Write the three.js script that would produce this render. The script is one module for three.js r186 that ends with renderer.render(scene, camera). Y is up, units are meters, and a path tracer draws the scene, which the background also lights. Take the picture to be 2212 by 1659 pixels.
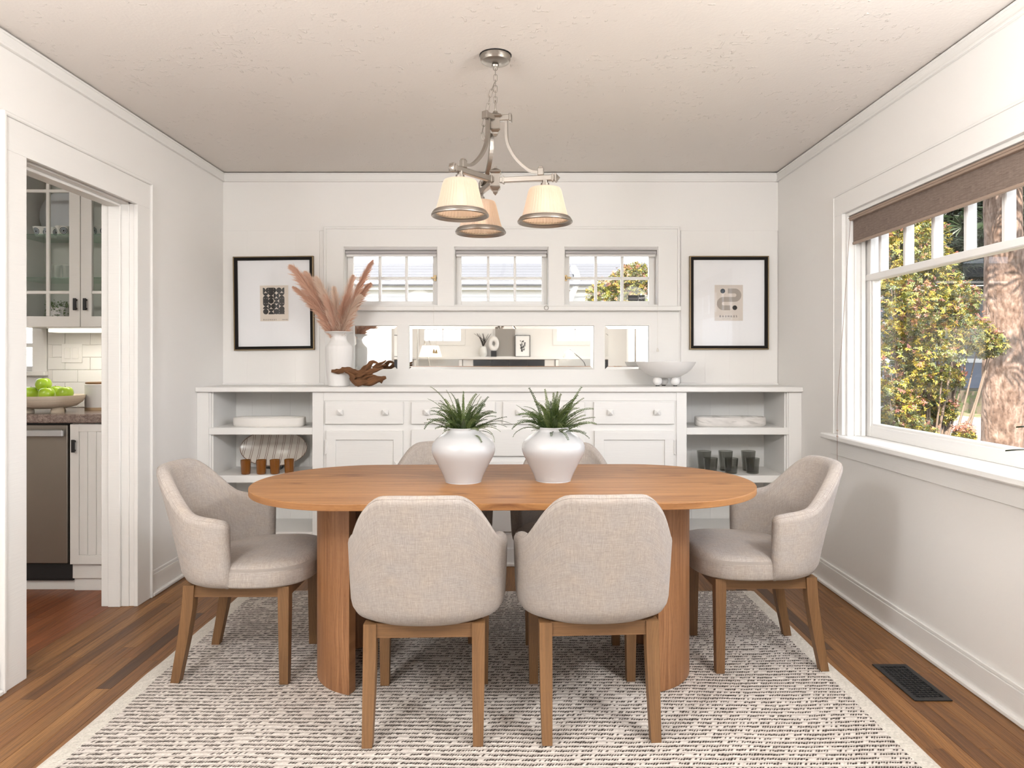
import * as THREE from 'three';
import { mergeGeometries, toCreasedNormals } from 'three/addons/utils/BufferGeometryUtils.js';
import { RectAreaLightUniformsLib } from 'three/addons/lights/RectAreaLightUniformsLib.js';

// ---------------------------------------------------------------- camera, sky, sun, exposure
const F = 1475, PX = 1113, PY = 781, EYE = 1.245;            // focal length and principal point in pixels of the 2212 x 1659 frame
const scene = new THREE.Scene();
const camera = new THREE.PerspectiveCamera(2 * Math.atan(829.5 / F) * 180 / Math.PI, 2212 / 1659, 0.05, 200);
camera.position.set(0, EYE, 0);
camera.lookAt(0, EYE, -1);
camera.setViewOffset(2212, 1659, 1106 - PX, 829.5 - PY, 2212, 1659);
const renderer = new THREE.WebGLRenderer({ antialias: true });
renderer.toneMapping = THREE.LinearToneMapping;
renderer.toneMappingExposure = 2.2;
renderer.shadowMap.enabled = true;
RectAreaLightUniformsLib.init();
scene.background = new THREE.Color().setRGB(1.5, 1.62, 1.85);
const sun = new THREE.DirectionalLight(new THREE.Color().setRGB(1, 0.9, 0.8), 11);
sun.name = 'sun';
sun.position.set(-8, 21, 16);
sun.target.position.set(0, 0, -1);
sun.castShadow = true;
sun.shadow.mapSize.set(4096, 4096);
sun.shadow.bias = -0.0004;
Object.assign(sun.shadow.camera, { left: -16, right: 30, top: 22, bottom: -18, near: 1, far: 80 });
scene.add(sun, sun.target);

const FILL_PANELS = 0.8, FILL_GLOBE = 1.0, FILL_A = 3.2, FILL_B = 3.3;                                             // brightness of the added fill lamps, all out of view

// ---------------------------------------------------------------- helpers
const wx = (px, D) => (px - PX) * D / F, wy = (py, D) => EYE + (PY - py) * D / F;    // a pixel seen at a known depth D
const V = (x, y, z) => new THREE.Vector3(x, y, z);
function rngOf(seed) { let a = seed >>> 0; return () => { a = (a + 0x6d2b79f5) | 0; let t = Math.imul(a ^ (a >>> 15), 1 | a); t = (t + Math.imul(t ^ (t >>> 7), 61 | t)) ^ t; return ((t ^ (t >>> 14)) >>> 0) / 4294967296; }; }
const clamp = (x, a = 0, b = 1) => Math.min(b, Math.max(a, x)), lerp = (a, b, t) => a + (b - a) * t;
const sstep = (a, b, x) => { const t = clamp((x - a) / (b - a)); return t * t * (3 - 2 * t); };
const hash2 = (x, y, s) => { let h = (Math.imul(x, 374761393) + Math.imul(y, 668265263) + Math.imul(s, 2147483647 - 61)) | 0; h = Math.imul(h ^ (h >>> 13), 1274126177); return ((h ^ (h >>> 16)) >>> 0) / 4294967296; };
// value noise, periodic in px by py cells
function vn(x, y, px, py, s = 0) {
  const ix = Math.floor(x), iy = Math.floor(y), fx = x - ix, fy = y - iy, u = fx * fx * (3 - 2 * fx), v = fy * fy * (3 - 2 * fy);
  const x0 = ((ix % px) + px) % px, x1 = (x0 + 1) % px, y0 = ((iy % py) + py) % py, y1 = (y0 + 1) % py;
  return lerp(lerp(hash2(x0, y0, s), hash2(x1, y0, s), u), lerp(hash2(x0, y1, s), hash2(x1, y1, s), u), v);
}
function fbm(u, v, cx, cy, oct, s = 0) { let a = 0.5, r = 0, n = 0; for (let i = 0; i < oct; i++) { r += a * vn(u * cx, v * cy, cx, cy, s + i); n += a; a *= 0.5; cx *= 2; cy *= 2; } return r / n; }
const noise3 = (x, y, z, s = 0) => { const ix = Math.floor(x), iy = Math.floor(y), iz = Math.floor(z), f = (a) => a * a * (3 - 2 * a), u = f(x - ix), v = f(y - iy), w = f(z - iz);
  const h = (a, b, c) => hash2(ix + a + 57 * (iz + c), iy + b, s + 13 * (iz + c)); return lerp(lerp(lerp(h(0, 0, 0), h(1, 0, 0), u), lerp(h(0, 1, 0), h(1, 1, 0), u), v), lerp(lerp(h(0, 0, 1), h(1, 0, 1), u), lerp(h(0, 1, 1), h(1, 1, 1), u), v), w); };
function dtex(w, h, fn, srgb = true, rep = true) {
  const d = new Uint8Array(w * h * 4);
  for (let y = 0; y < h; y++) for (let x = 0; x < w; x++) { const c = fn((x + 0.5) / w, (y + 0.5) / h, x, y), k = (y * w + x) * 4; if (typeof c === 'number') { d[k] = d[k + 1] = d[k + 2] = clamp(c, 0, 255); } else { d[k] = clamp(c[0], 0, 255); d[k + 1] = clamp(c[1], 0, 255); d[k + 2] = clamp(c[2], 0, 255); } d[k + 3] = 255; }
  const t = new THREE.DataTexture(d, w, h); t.magFilter = THREE.LinearFilter; t.minFilter = THREE.LinearMipmapLinearFilter; t.generateMipmaps = true;
  t.wrapS = t.wrapT = rep ? THREE.RepeatWrapping : THREE.ClampToEdgeWrapping; if (srgb) t.colorSpace = THREE.SRGBColorSpace; t.needsUpdate = true; return t;
}
function ctex(w, h, draw) { const c = document.createElement('canvas'); c.width = w; c.height = h; draw(c.getContext('2d'), w, h); const t = new THREE.CanvasTexture(c); t.colorSpace = THREE.SRGBColorSpace; return t; }
const mat = (o) => new THREE.MeshStandardMaterial({ roughness: 0.6, ...o, color: o.color ?? 0xffffff });
const pmat = (o) => new THREE.MeshPhysicalMaterial({ roughness: 0.6, ...o });

// names, things, parts
const taken = new Map();
function numbered(name) { const n = taken.get(name) ?? 0; taken.set(name, n + 1); return n ? name + '_' + String(n).padStart(3, '0') : name; }
function part(name, geo, m, parent, label) { const o = new THREE.Mesh(geo, m); o.name = name; o.castShadow = o.receiveShadow = true; if (label) o.userData.label = label; parent.add(o); return o; }
function thing(name, label, category, pos = [0, 0, 0], turn = 0, group) { const o = new THREE.Group(); o.name = numbered(name); o.position.set(...pos); o.rotation.y = turn; o.userData = { label, category }; if (group) o.userData.group = group; scene.add(o); return o; }
function single(name, geo, m, label, category, group, pos = [0, 0, 0]) { const o = part(numbered(name), geo, m, scene); o.userData = { label, category }; if (group) o.userData.group = group; o.position.set(...pos); return o; }
function struct(name, label, category) { const o = new THREE.Group(); o.name = numbered(name); o.userData = { kind: 'structure', label, category }; scene.add(o); return o; }
function copyOf(root, pos, turn, label) { const c = root.clone(); c.name = numbered(root.name.replace(/_\d{3}$/, '')); c.position.set(...pos); c.rotation.y = turn; c.userData = { ...root.userData, label: label ?? root.userData.label }; scene.add(c); return c; }

// geometry (all non-indexed with position, normal, uv, so that they merge)
function plain(g) { const n = g.index ? g.toNonIndexed() : g; for (const k of Object.keys(n.attributes)) if (!['position', 'normal', 'uv'].includes(k)) n.deleteAttribute(k); if (!n.attributes.uv) n.setAttribute('uv', new THREE.BufferAttribute(new Float32Array(n.attributes.position.count * 2), 2)); n.morphAttributes = {}; n.clearGroups(); return n; }
const merge = (list) => mergeGeometries(list.map(plain), false);
function fromTris(p, smooth) { const g = new THREE.BufferGeometry(); g.setAttribute('position', new THREE.BufferAttribute(new Float32Array(p), 3)); g.computeVertexNormals(); return boxUV(g); }
function boxUV(g, s = 1, ox = 0, oy = 0) { const p = g.attributes.position, n = g.attributes.normal, uv = new Float32Array(p.count * 2); for (let i = 0; i < p.count; i++) { const ax = Math.abs(n.getX(i)), ay = Math.abs(n.getY(i)), az = Math.abs(n.getZ(i)), x = p.getX(i), y = p.getY(i), z = p.getZ(i); const [a, b] = ax >= ay && ax >= az ? [z, y] : ay >= az ? [x, z] : [x, y]; uv[2 * i] = a * s + ox; uv[2 * i + 1] = b * s + oy; } g.setAttribute('uv', new THREE.BufferAttribute(uv, 2)); return g; }
// uv in metres with u along the grain (axis 0, 1 or 2)
function grainUV(g, axis, su = 1, sv = 4, ou = 0, ov = 0) { const p = g.attributes.position, n = g.attributes.normal, uv = new Float32Array(p.count * 2); for (let i = 0; i < p.count; i++) { const q = [p.getX(i), p.getY(i), p.getZ(i)], m = [n.getX(i), n.getY(i), n.getZ(i)].map(Math.abs); let d = m.indexOf(Math.max(...m)); const o = [0, 1, 2].filter((k) => k !== axis); if (d === axis) { uv[2 * i] = q[o[0]] * su + ou; uv[2 * i + 1] = q[o[1]] * sv + ov; } else { const t = o[0] === d ? o[1] : o[0]; uv[2 * i] = q[axis] * su + ou; uv[2 * i + 1] = q[t] * sv + ov; } } g.setAttribute('uv', new THREE.BufferAttribute(uv, 2)); return g; }
function cbox(x0, x1, y0, y1, z0, z1, c = 0.0015) {
  const lo = [Math.min(x0, x1), Math.min(y0, y1), Math.min(z0, z1)], hi = [Math.max(x0, x1), Math.max(y0, y1), Math.max(z0, z1)], m = [0, 1, 2].map((i) => (lo[i] + hi[i]) / 2), h = [0, 1, 2].map((i) => (hi[i] - lo[i]) / 2), out = [];
  c = Math.min(c, 0.45 * Math.min(...h));
  const tri = (a, b, d) => { const e = [b[0] - a[0], b[1] - a[1], b[2] - a[2]], f = [d[0] - a[0], d[1] - a[1], d[2] - a[2]], n = [e[1] * f[2] - e[2] * f[1], e[2] * f[0] - e[0] * f[2], e[0] * f[1] - e[1] * f[0]], k = (a[0] + b[0] + d[0]) * n[0] + (a[1] + b[1] + d[1]) * n[1] + (a[2] + b[2] + d[2]) * n[2]; for (const v of k > 0 ? [a, b, d] : [a, d, b]) out.push(v[0] + m[0], v[1] + m[1], v[2] + m[2]); };
  const quad = (a, b, d, e) => { tri(a, b, d); tri(a, d, e); };
  for (let a = 0; a < 3; a++) { const b = (a + 1) % 3, d = (a + 2) % 3;
    for (const s of [-1, 1]) { const P = (i, j) => { const v = [0, 0, 0]; v[a] = s * h[a]; v[b] = i * (h[b] - c); v[d] = j * (h[d] - c); return v; }; quad(P(-1, -1), P(1, -1), P(1, 1), P(-1, 1)); }
    for (const s of [-1, 1]) for (const t of [-1, 1]) { const P = (k, first) => { const v = [0, 0, 0]; v[a] = s * (h[a] - (first ? 0 : c)); v[b] = t * (h[b] - (first ? c : 0)); v[d] = k * (h[d] - c); return v; }; quad(P(-1, true), P(1, true), P(1, false), P(-1, false)); } }
  for (const i of [-1, 1]) for (const j of [-1, 1]) for (const k of [-1, 1]) tri([i * h[0], j * (h[1] - c), k * (h[2] - c)], [i * (h[0] - c), j * h[1], k * (h[2] - c)], [i * (h[0] - c), j * (h[1] - c), k * h[2]]);
  return fromTris(out);
}
const box = (x0, x1, y0, y1, z0, z1) => { const g = new THREE.BoxGeometry(Math.abs(x1 - x0), Math.abs(y1 - y0), Math.abs(z1 - z0)); g.translate((x0 + x1) / 2, (y0 + y1) / 2, (z0 + z1) / 2); return boxUV(plain(g)); };
function lathe(pts, seg = 48) { return toCreasedNormals(new THREE.LatheGeometry(pts.map(([r, y]) => new THREE.Vector2(r, y)), seg), 0.55); }
function smoothLathe(pts, seg = 48, n = 40) { const c = new THREE.SplineCurve(pts.map(([r, y]) => new THREE.Vector2(r, y))); return new THREE.LatheGeometry(c.getPoints(n), seg); }
// a tube through points with its own radius at each (radii: number or array), optional flattening [a, b]
function vtube(pts, radii, rad = 8, seg, cap = true, wob) {
  const cu = new THREE.CatmullRomCurve3(pts.map((p) => (p.isVector3 ? p : V(...p)))), n = seg ?? pts.length * 5, fr = cu.computeFrenetFrames(n, false), pos = [], uv = [], idx = []; let len = 0, last = null;
  for (let i = 0; i <= n; i++) { const t = i / n, p = cu.getPoint(t); if (last) len += p.distanceTo(last); last = p; const k = t * ((radii.length ?? 1) - 1), k0 = Math.floor(k), r = radii.length ? lerp(radii[k0], radii[Math.min(k0 + 1, radii.length - 1)], k - k0) : radii;
    for (let j = 0; j <= rad; j++) { const a = (j % rad) / rad * Math.PI * 2, d = fr.normals[Math.min(i, n)].clone().multiplyScalar(Math.cos(a)).addScaledVector(fr.binormals[Math.min(i, n)], Math.sin(a)), q = p.clone().addScaledVector(d, r * (wob ? wob(t, a, p) : 1)); pos.push(q.x, q.y, q.z); uv.push(len, j / rad * 2 * Math.PI * r); } }
  const w = rad + 1; for (let i = 0; i < n; i++) for (let j = 0; j < rad; j++) { const a = i * w + j, b = a + w; idx.push(a, b, a + 1, b, b + 1, a + 1); }
  if (cap) for (const i of [0, n]) { const c = pos.length / 3, p = cu.getPoint(i / n); pos.push(p.x, p.y, p.z); uv.push(0, 0); for (let j = 0; j < rad; j++) { const a = i * w + j; i ? idx.push(a, c, a + 1) : idx.push(a, a + 1, c); } }
  const g = new THREE.BufferGeometry(); g.setAttribute('position', new THREE.BufferAttribute(new Float32Array(pos), 3)); g.setAttribute('uv', new THREE.BufferAttribute(new Float32Array(uv), 2)); g.setIndex(idx); g.computeVertexNormals(); seamless(g, n, w); return g;
}
function seamless(g, n, w) { const N = g.attributes.normal; for (let i = 0; i <= n; i++) { const a = i * w, b = a + w - 1, x = N.getX(a) + N.getX(b), y = N.getY(a) + N.getY(b), z = N.getZ(a) + N.getZ(b), l = Math.hypot(x, y, z) || 1; N.setXYZ(a, x / l, y / l, z / l); N.setXYZ(b, x / l, y / l, z / l); } }
// grid of points fn(i, j) -> [x, y, z], uv (i, j) -> [u, v]
function grid(nu, nv, fn, uvf, closeV = false) { const pos = [], uv = [], idx = [], w = nv + 1; for (let i = 0; i <= nu; i++) for (let j = 0; j <= nv; j++) { const p = fn(i, closeV ? j % nv : j); pos.push(...p); uv.push(...(uvf ? uvf(i, j, p) : [i / nu, j / nv])); } for (let i = 0; i < nu; i++) for (let j = 0; j < nv; j++) { const a = i * w + j, b = a + w; idx.push(a, b, a + 1, b, b + 1, a + 1); } const g = new THREE.BufferGeometry(); g.setAttribute('position', new THREE.BufferAttribute(new Float32Array(pos), 3)); g.setAttribute('uv', new THREE.BufferAttribute(new Float32Array(uv), 2)); g.setIndex(idx); g.computeVertexNormals(); if (closeV) seamless(g, nu, w); return g; }
function extrude(shape, depth, bevel = 0, seg = 12) { const g = new THREE.ExtrudeGeometry(shape, { depth: depth - 2 * bevel, bevelEnabled: bevel > 0, bevelThickness: bevel, bevelSize: bevel, bevelOffset: -bevel, bevelSegments: 2, curveSegments: seg }); g.translate(0, 0, bevel); return g; }
const rectShape = (x0, x1, y0, y1) => { const s = new THREE.Shape(); s.moveTo(x0, y0); s.lineTo(x1, y0); s.lineTo(x1, y1); s.lineTo(x0, y1); s.closePath(); return s; };
function roundRect(x0, x1, y0, y1, r) { const s = new THREE.Shape(); s.moveTo(x0 + r, y0); s.lineTo(x1 - r, y0); s.absarc(x1 - r, y0 + r, r, -Math.PI / 2, 0); s.lineTo(x1, y1 - r); s.absarc(x1 - r, y1 - r, r, 0, Math.PI / 2); s.lineTo(x0 + r, y1); s.absarc(x0 + r, y1 - r, r, Math.PI / 2, Math.PI); s.lineTo(x0, y0 + r); s.absarc(x0 + r, y0 + r, r, Math.PI, 1.5 * Math.PI); return s; }
const move = (g, x, y, z) => g.translate(x, y, z);

// ---------------------------------------------------------------- textures and materials
// wood grain, u along the grain: 1 m, v across: 0.25 m
const woodShade = (u, v, s) => { const warp = fbm(u, v, 3, 4, 3, s) * 0.5, f = fbm(u + 0.013 * warp, v, 4, 40, 3, s + 9), streak = vn(u * 6, (v + warp * 0.08) * 26, 6, 26, s + 20), pore = vn(u * 60, v * 240, 60, 240, s + 31), cath = 0.5 + 0.5 * Math.sin((v * 26 + fbm(u, v, 2, 3, 3, s + 44) * 9) * 2 * Math.PI); return 0.35 * f + 0.25 * streak + 0.15 * cath + 0.25 * (pore > 0.68 ? 0.35 : 0.75); };
const grainTex = dtex(1024, 512, (u, v) => { const k = woodShade(u, v, 5), t = 150 + 150 * (k - 0.35); return [t + 18, t + 8, t - 4]; });
const grainSoft = dtex(512, 512, (u, v) => { const k = woodShade(u, v, 77), t = 205 + 80 * (k - 0.5); return [t + 6, t, t - 8]; });
const grainBump = dtex(512, 512, (u, v) => 255 * woodShade(u, v, 5), false);
const linenTex = dtex(1024, 1024, (u, v, x, y) => { const a = vn(u * 40, v * 512, 40, 512, 3), b = vn(u * 512, v * 34, 512, 34, 4), a2 = vn(u * 14, v * 256, 14, 256, 6), b2 = vn(u * 256, v * 12, 256, 12, 7), w = ((x >> 1) + (y >> 1)) & 1 ? 4 : -4, k = (a - 0.5) * 22 + (b - 0.5) * 22 + (a2 - 0.5) * 15 + (b2 - 0.5) * 15 + w, c = fbm(u, v, 6, 6, 3, 8) - 0.5, t = 222 + k; return [t + 3 + c * 6, t - 3, t - 9 - c * 8]; });
const linenBump = dtex(1024, 1024, (u, v, x, y) => { const a = vn(u * 40, v * 512, 40, 512, 3), b = vn(u * 512, v * 34, 512, 34, 4); return 110 + (a - 0.5) * 110 + (b - 0.5) * 110 + (((x >> 1) + (y >> 1)) & 1 ? 16 : -16); }, false);
const paintBump = dtex(512, 512, (u, v) => 128 + 100 * (fbm(u, v, 24, 24, 3, 2) - 0.5) + 60 * (fbm(u, v, 6, 6, 2, 9) - 0.5), false);
const brushBump = dtex(512, 512, (u, v) => 128 + 110 * (vn(u * 8, v * 160, 8, 160, 2) - 0.5) + 80 * (fbm(u, v, 9, 9, 2, 6) - 0.5), false);
const plasterBump = dtex(2048, 2048, (u, v) => {
  const fine = fbm(u, v, 260, 260, 2, 1), mid = fbm(u, v, 30, 30, 3, 21), patch = fbm(u, v, 12, 16, 2, 11), q = vn(u * 120, v * 90, 120, 90, 55), chip = sstep(0.8, 0.86, q) * sstep(0.42, 0.6, patch), frag = 0.35 + 0.65 * sstep(0.4, 0.6, fbm(u, v, 240, 150, 2, 71)), wv = fbm(u, v, 44, 64, 3, 33), ridge = sstep(0.93, 0.99, 1 - Math.abs(2 * wv - 1)) * sstep(0.56, 0.66, patch) * sstep(0.5, 0.62, fbm(u, v, 90, 90, 2, 44));
  return 40 + 30 * fine + 44 * mid + 130 * chip * frag + 70 * ridge;
}, false);
const W = {
  wall: mat({ color: new THREE.Color().setRGB(0.80, 0.782, 0.755), roughness: 0.55, bumpMap: paintBump, bumpScale: 0.0009 }),
  trim: mat({ color: new THREE.Color().setRGB(0.77, 0.757, 0.732), roughness: 0.45, bumpMap: brushBump, bumpScale: 0.0005 }),
  cab: mat({ color: new THREE.Color().setRGB(0.77, 0.757, 0.732), roughness: 0.5, bumpMap: brushBump, bumpScale: 0.0005 }),
  ceil: mat({ color: new THREE.Color().setRGB(0.74, 0.69, 0.645), roughness: 0.7, bumpMap: plasterBump, bumpScale: 0.0036 }),
};
for (const k of ['wall', 'trim', 'cab']) { W[k].bumpMap = W[k].bumpMap.clone(); W[k].bumpMap.repeat.set(2, 2); W[k].bumpMap.needsUpdate = true; }
const oak = mat({ color: 0xffffff, roughness: 0.42, bumpMap: grainBump, bumpScale: 0.0004 });
const legWood = mat({ color: new THREE.Color().setRGB(0.27, 0.145, 0.062), map: grainSoft, roughness: 0.5, bumpMap: grainBump, bumpScale: 0.0004 });
const linen = pmat({ color: new THREE.Color().setRGB(0.52, 0.487, 0.464), map: linenTex, roughness: 0.95, bumpMap: linenBump, bumpScale: 0.0007, sheen: 0.25, sheenRoughness: 0.6, sheenColor: new THREE.Color(0.9, 0.88, 0.86) });
const seamCloth = linen;
const glassPane = pmat({ color: 0xffffff, roughness: 0.0, transmission: 1, ior: 1.45, thickness: 0, specularIntensity: 0.5 });
const mirrorMat = mat({ color: new THREE.Color().setRGB(0.9, 0.91, 0.9), roughness: 0.015, metalness: 1 });
const nickel = mat({ color: new THREE.Color().setRGB(0.38, 0.35, 0.315), roughness: 0.34, metalness: 1 });
const nickelLight = nickel;
const brass = mat({ color: new THREE.Color().setRGB(0.42, 0.31, 0.17), roughness: 0.35, metalness: 1 });
const blackMetal = mat({ color: new THREE.Color().setRGB(0.012, 0.012, 0.013), roughness: 0.5 });
const ceramic = pmat({ color: new THREE.Color().setRGB(0.5, 0.502, 0.51), roughness: 0.24, clearcoat: 0.4, clearcoatRoughness: 0.2 });

// ---------------------------------------------------------------- the room shell
const XL = -1.94, XR = 1.745, ZB = -4.54, HC = 2.5;          // side walls, back wall, ceiling height
const DW0 = 2.684, DW1 = 3.472, DH = 2.046;                    // kitchen doorway along the wall (depths) and its head
const RW0 = 1.75, RW1 = 3.605, RB = 0.855, RT = 2.025;        // picture window along the wall (depths), sill and head
const S4 = 4.52, px4 = (p) => wx(p, S4), py4 = (p) => wy(p, S4);
const winX = [[742, 945], [981, 1185], [1219, 1422]].map((a) => a.map(px4)), winY = [py4(659), py4(533)];
const CX0 = px4(701), CX1 = px4(1467), CTOP = py4(491), LEDGE = 1.609, TOPY = 1.09;  // casing board round the three windows; countertop height

function holed(x0, x1, y0, y1, holes, depth, bevel = 0) { const s = rectShape(x0, x1, y0, y1); for (const [a, b, c, d] of holes) { const h = new THREE.Path(); h.moveTo(a, c); h.lineTo(a, d); h.lineTo(b, d); h.lineTo(b, c); h.closePath(); s.holes.push(h); } return boxUV(plain(extrude(s, depth, bevel))); }
{
  const wb = struct('wall_back', 'white painted board wall behind the built-in buffet', 'wall');
  part('wall_core', move(holed(-2.09, 1.92, -0.1, 2.62, winX.map(([a, b]) => [a, b, winY[0], winY[1]]), 0.18), 0, 0, ZB - 0.18), W.wall, wb);
  const step = 0.16;
  for (let x = XL; x < XR - 0.01; x += step) {                 // vertical wall boards with fine open joints
    const a = x + 0.0001, b = Math.min(x + step, XR) - 0.0001, zb = [ZB, ZB + 0.007];
    if (b < CX0 + 0.02 || a > CX1 - 0.02) part('wall_board', cbox(a, b, 1.0, CTOP - 0.02, ...zb, 0.0003), W.wall, wb);
  }
  part('upper_panel', cbox(XL, XR, CTOP - 0.0195, 2.44, ZB, ZB + 0.007, 0.0005), W.wall, wb);
  const wl = struct('wall_left', 'white painted wall with the kitchen doorway', 'wall');
  part('wall_core', merge([box(-2.09, XL, -0.1, 2.62, 0.42, -DW0 + 0.0), box(-2.09, XL, -0.1, 2.62, -DW1 - 0.02, -4.72), box(-2.09, XL, DH + 0.02, 2.62, -DW0, -DW1 - 0.02)]), W.wall, wl);
  const wr = struct('wall_right', 'white painted wall with the wide picture window', 'wall');
  part('wall_core', merge([box(XR, 1.92, -0.1, 2.62, 0.42, -RW0), box(XR, 1.92, -0.1, 2.62, -RW1, -4.72), box(XR, 1.92, -0.1, 0.825, -RW0, -RW1), box(XR, 1.92, RT, 2.62, -RW0, -RW1)]), W.wall, wr);
  const wf = struct('wall_front', 'white partition with the wide cased opening to the living room', 'wall');
  part('wall_core', merge([box(XL, -1.72, 0, 2.55, 0.3, 0.42), box(1.55, XR, 0, 2.55, 0.3, 0.42), box(-1.72, 1.55, 2.32, 2.55, 0.3, 0.42)]), W.wall, wf);  // head of the opening is out of view, set high so more light passes
  for (const z of [0.285, 0.42]) for (const [a, b, c, d] of [[-1.84, -1.72, 0, 2.32], [1.55, 1.67, 0, 2.32], [-1.84, 1.67, 2.32, 2.43]]) part('casing', cbox(a, b, c, d, z, z + 0.015), W.trim, wf);

  // ceiling with its plaster skin
  const ce = struct('ceiling', 'cream plaster ceiling with rough trowelled texture', 'ceiling');
  const skin = box(XL, XR, HC, HC + 0.12, ZB, 0.42); boxUV(skin, 0.5); part('plaster_skin', skin, W.ceil, ce);
}
{
  // picture-rail trim under the ceiling: a flat band with a bead, a narrow dark joint left open above it
  const bands = [['trim_1', 'thin white band trim under the ceiling of the window wall above the buffet', (t, y0, y1) => cbox(XL, XR, y0, y1, ZB + 0.007, ZB + 0.007 + t)], ['trim_2', 'thin white band trim under the ceiling above the kitchen doorway', (t, y0, y1) => cbox(XL, XL + t, y0, y1, 0.3, ZB + 0.007)], ['trim_3', 'thin white band trim under the ceiling above the picture window', (t, y0, y1) => cbox(XR - t, XR, y0, y1, 0.3, ZB + 0.007)]];
  for (const [n, l, f] of bands) { const t = struct(n, l, 'trim'); part('band', f(0.013, 2.447, 2.493), W.trim, t); part('bead', f(0.018, 2.436, 2.447), W.trim, t); part('cap_bead', f(0.017, 2.483, 2.493), W.trim, t); }
  // baseboards
  const base = (name, label, runs, side) => { const b = struct(name, label, 'baseboard'); for (const [z0, z1] of runs) { const s = side, x = side > 0 ? XL : XR; part('board', cbox(x, x + s * 0.016, 0, 0.112, z0, z1), W.trim, b); part('cap', cbox(x, x + s * 0.011, 0.112, 0.128, z0, z1, 0.003), W.trim, b); part('shoe_moulding', cbox(x, x + s * 0.032, 0, 0.02, z0, z1, 0.006), W.trim, b); } };
  base('baseboard_left', 'white baseboard with shoe moulding beside the kitchen doorway', [[0.28, -2.55], [-3.608, -4.16]], 1);
  base('baseboard_right', 'white baseboard with shoe moulding below the picture window', [[0.28, -4.16]], -1);
}
{
  // kitchen doorway: casings, back band, jamb lining with its stop
  const d = struct('door_1', 'white cased doorway to the kitchen, without a door', 'doorway');
  const zi0 = -DW0, zi1 = -DW1, zo0 = -2.567, zo1 = -3.592, ht = 2.173;
  for (const [a, b] of [[zo0, zi0], [zi1, zo1]]) part('casing', cbox(XL, XL + 0.02, 0, DH, a, b), W.trim, d);
  part('casing', cbox(XL, XL + 0.02, DH, ht, zo0, zo1), W.trim, d);
  part('back_band', cbox(XL, XL + 0.03, 0, ht + 0.012, zo0 + 0.014, zo0, 0.004), W.trim, d); part('back_band', cbox(XL, XL + 0.03, 0, ht + 0.012, zo1, zo1 - 0.014, 0.004), W.trim, d); part('back_band', cbox(XL, XL + 0.03, ht, ht + 0.016, zo0 + 0.0147, zo1 - 0.0147, 0.004).translate(0.0007, 0, 0), W.trim, d);
  part('jamb', cbox(-2.105, -1.965, 0, DH, zi1, zi1 - 0.02), W.trim, d); part('jamb', cbox(-2.105, -1.965, 0, DH, zi0, zi0 + 0.018), W.trim, d); part('jamb', cbox(-2.105, -1.965, DH, DH + 0.02, zi0, zi1), W.trim, d);
  part('jamb_edge', cbox(-1.965, -1.94, 0, DH + 0.004, zi1 - 0.004, zi1 - 0.02), W.trim, d);
  part('stop', cbox(-2.065, -2.003, 0, DH - 0.012, zi1 + 0.013, zi1, 0.003), W.trim, d); part('stop', cbox(-2.065, -2.003, 0, DH - 0.012, zi0, zi0 - 0.013, 0.003), W.trim, d); part('stop', cbox(-2.065, -2.003, DH - 0.013, DH, zi0, zi1, 0.003), W.trim, d);
  part('casing', cbox(-2.11, -2.09, 0, 2.16, zi1 - 0.012, zo1), W.trim, d); part('casing', cbox(-2.11, -2.09, 0, 2.16, zo0, zi0), W.trim, d); part('casing', cbox(-2.11, -2.09, DH + 0.012, 2.16, zi0, zi1), W.trim, d);
}
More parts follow.
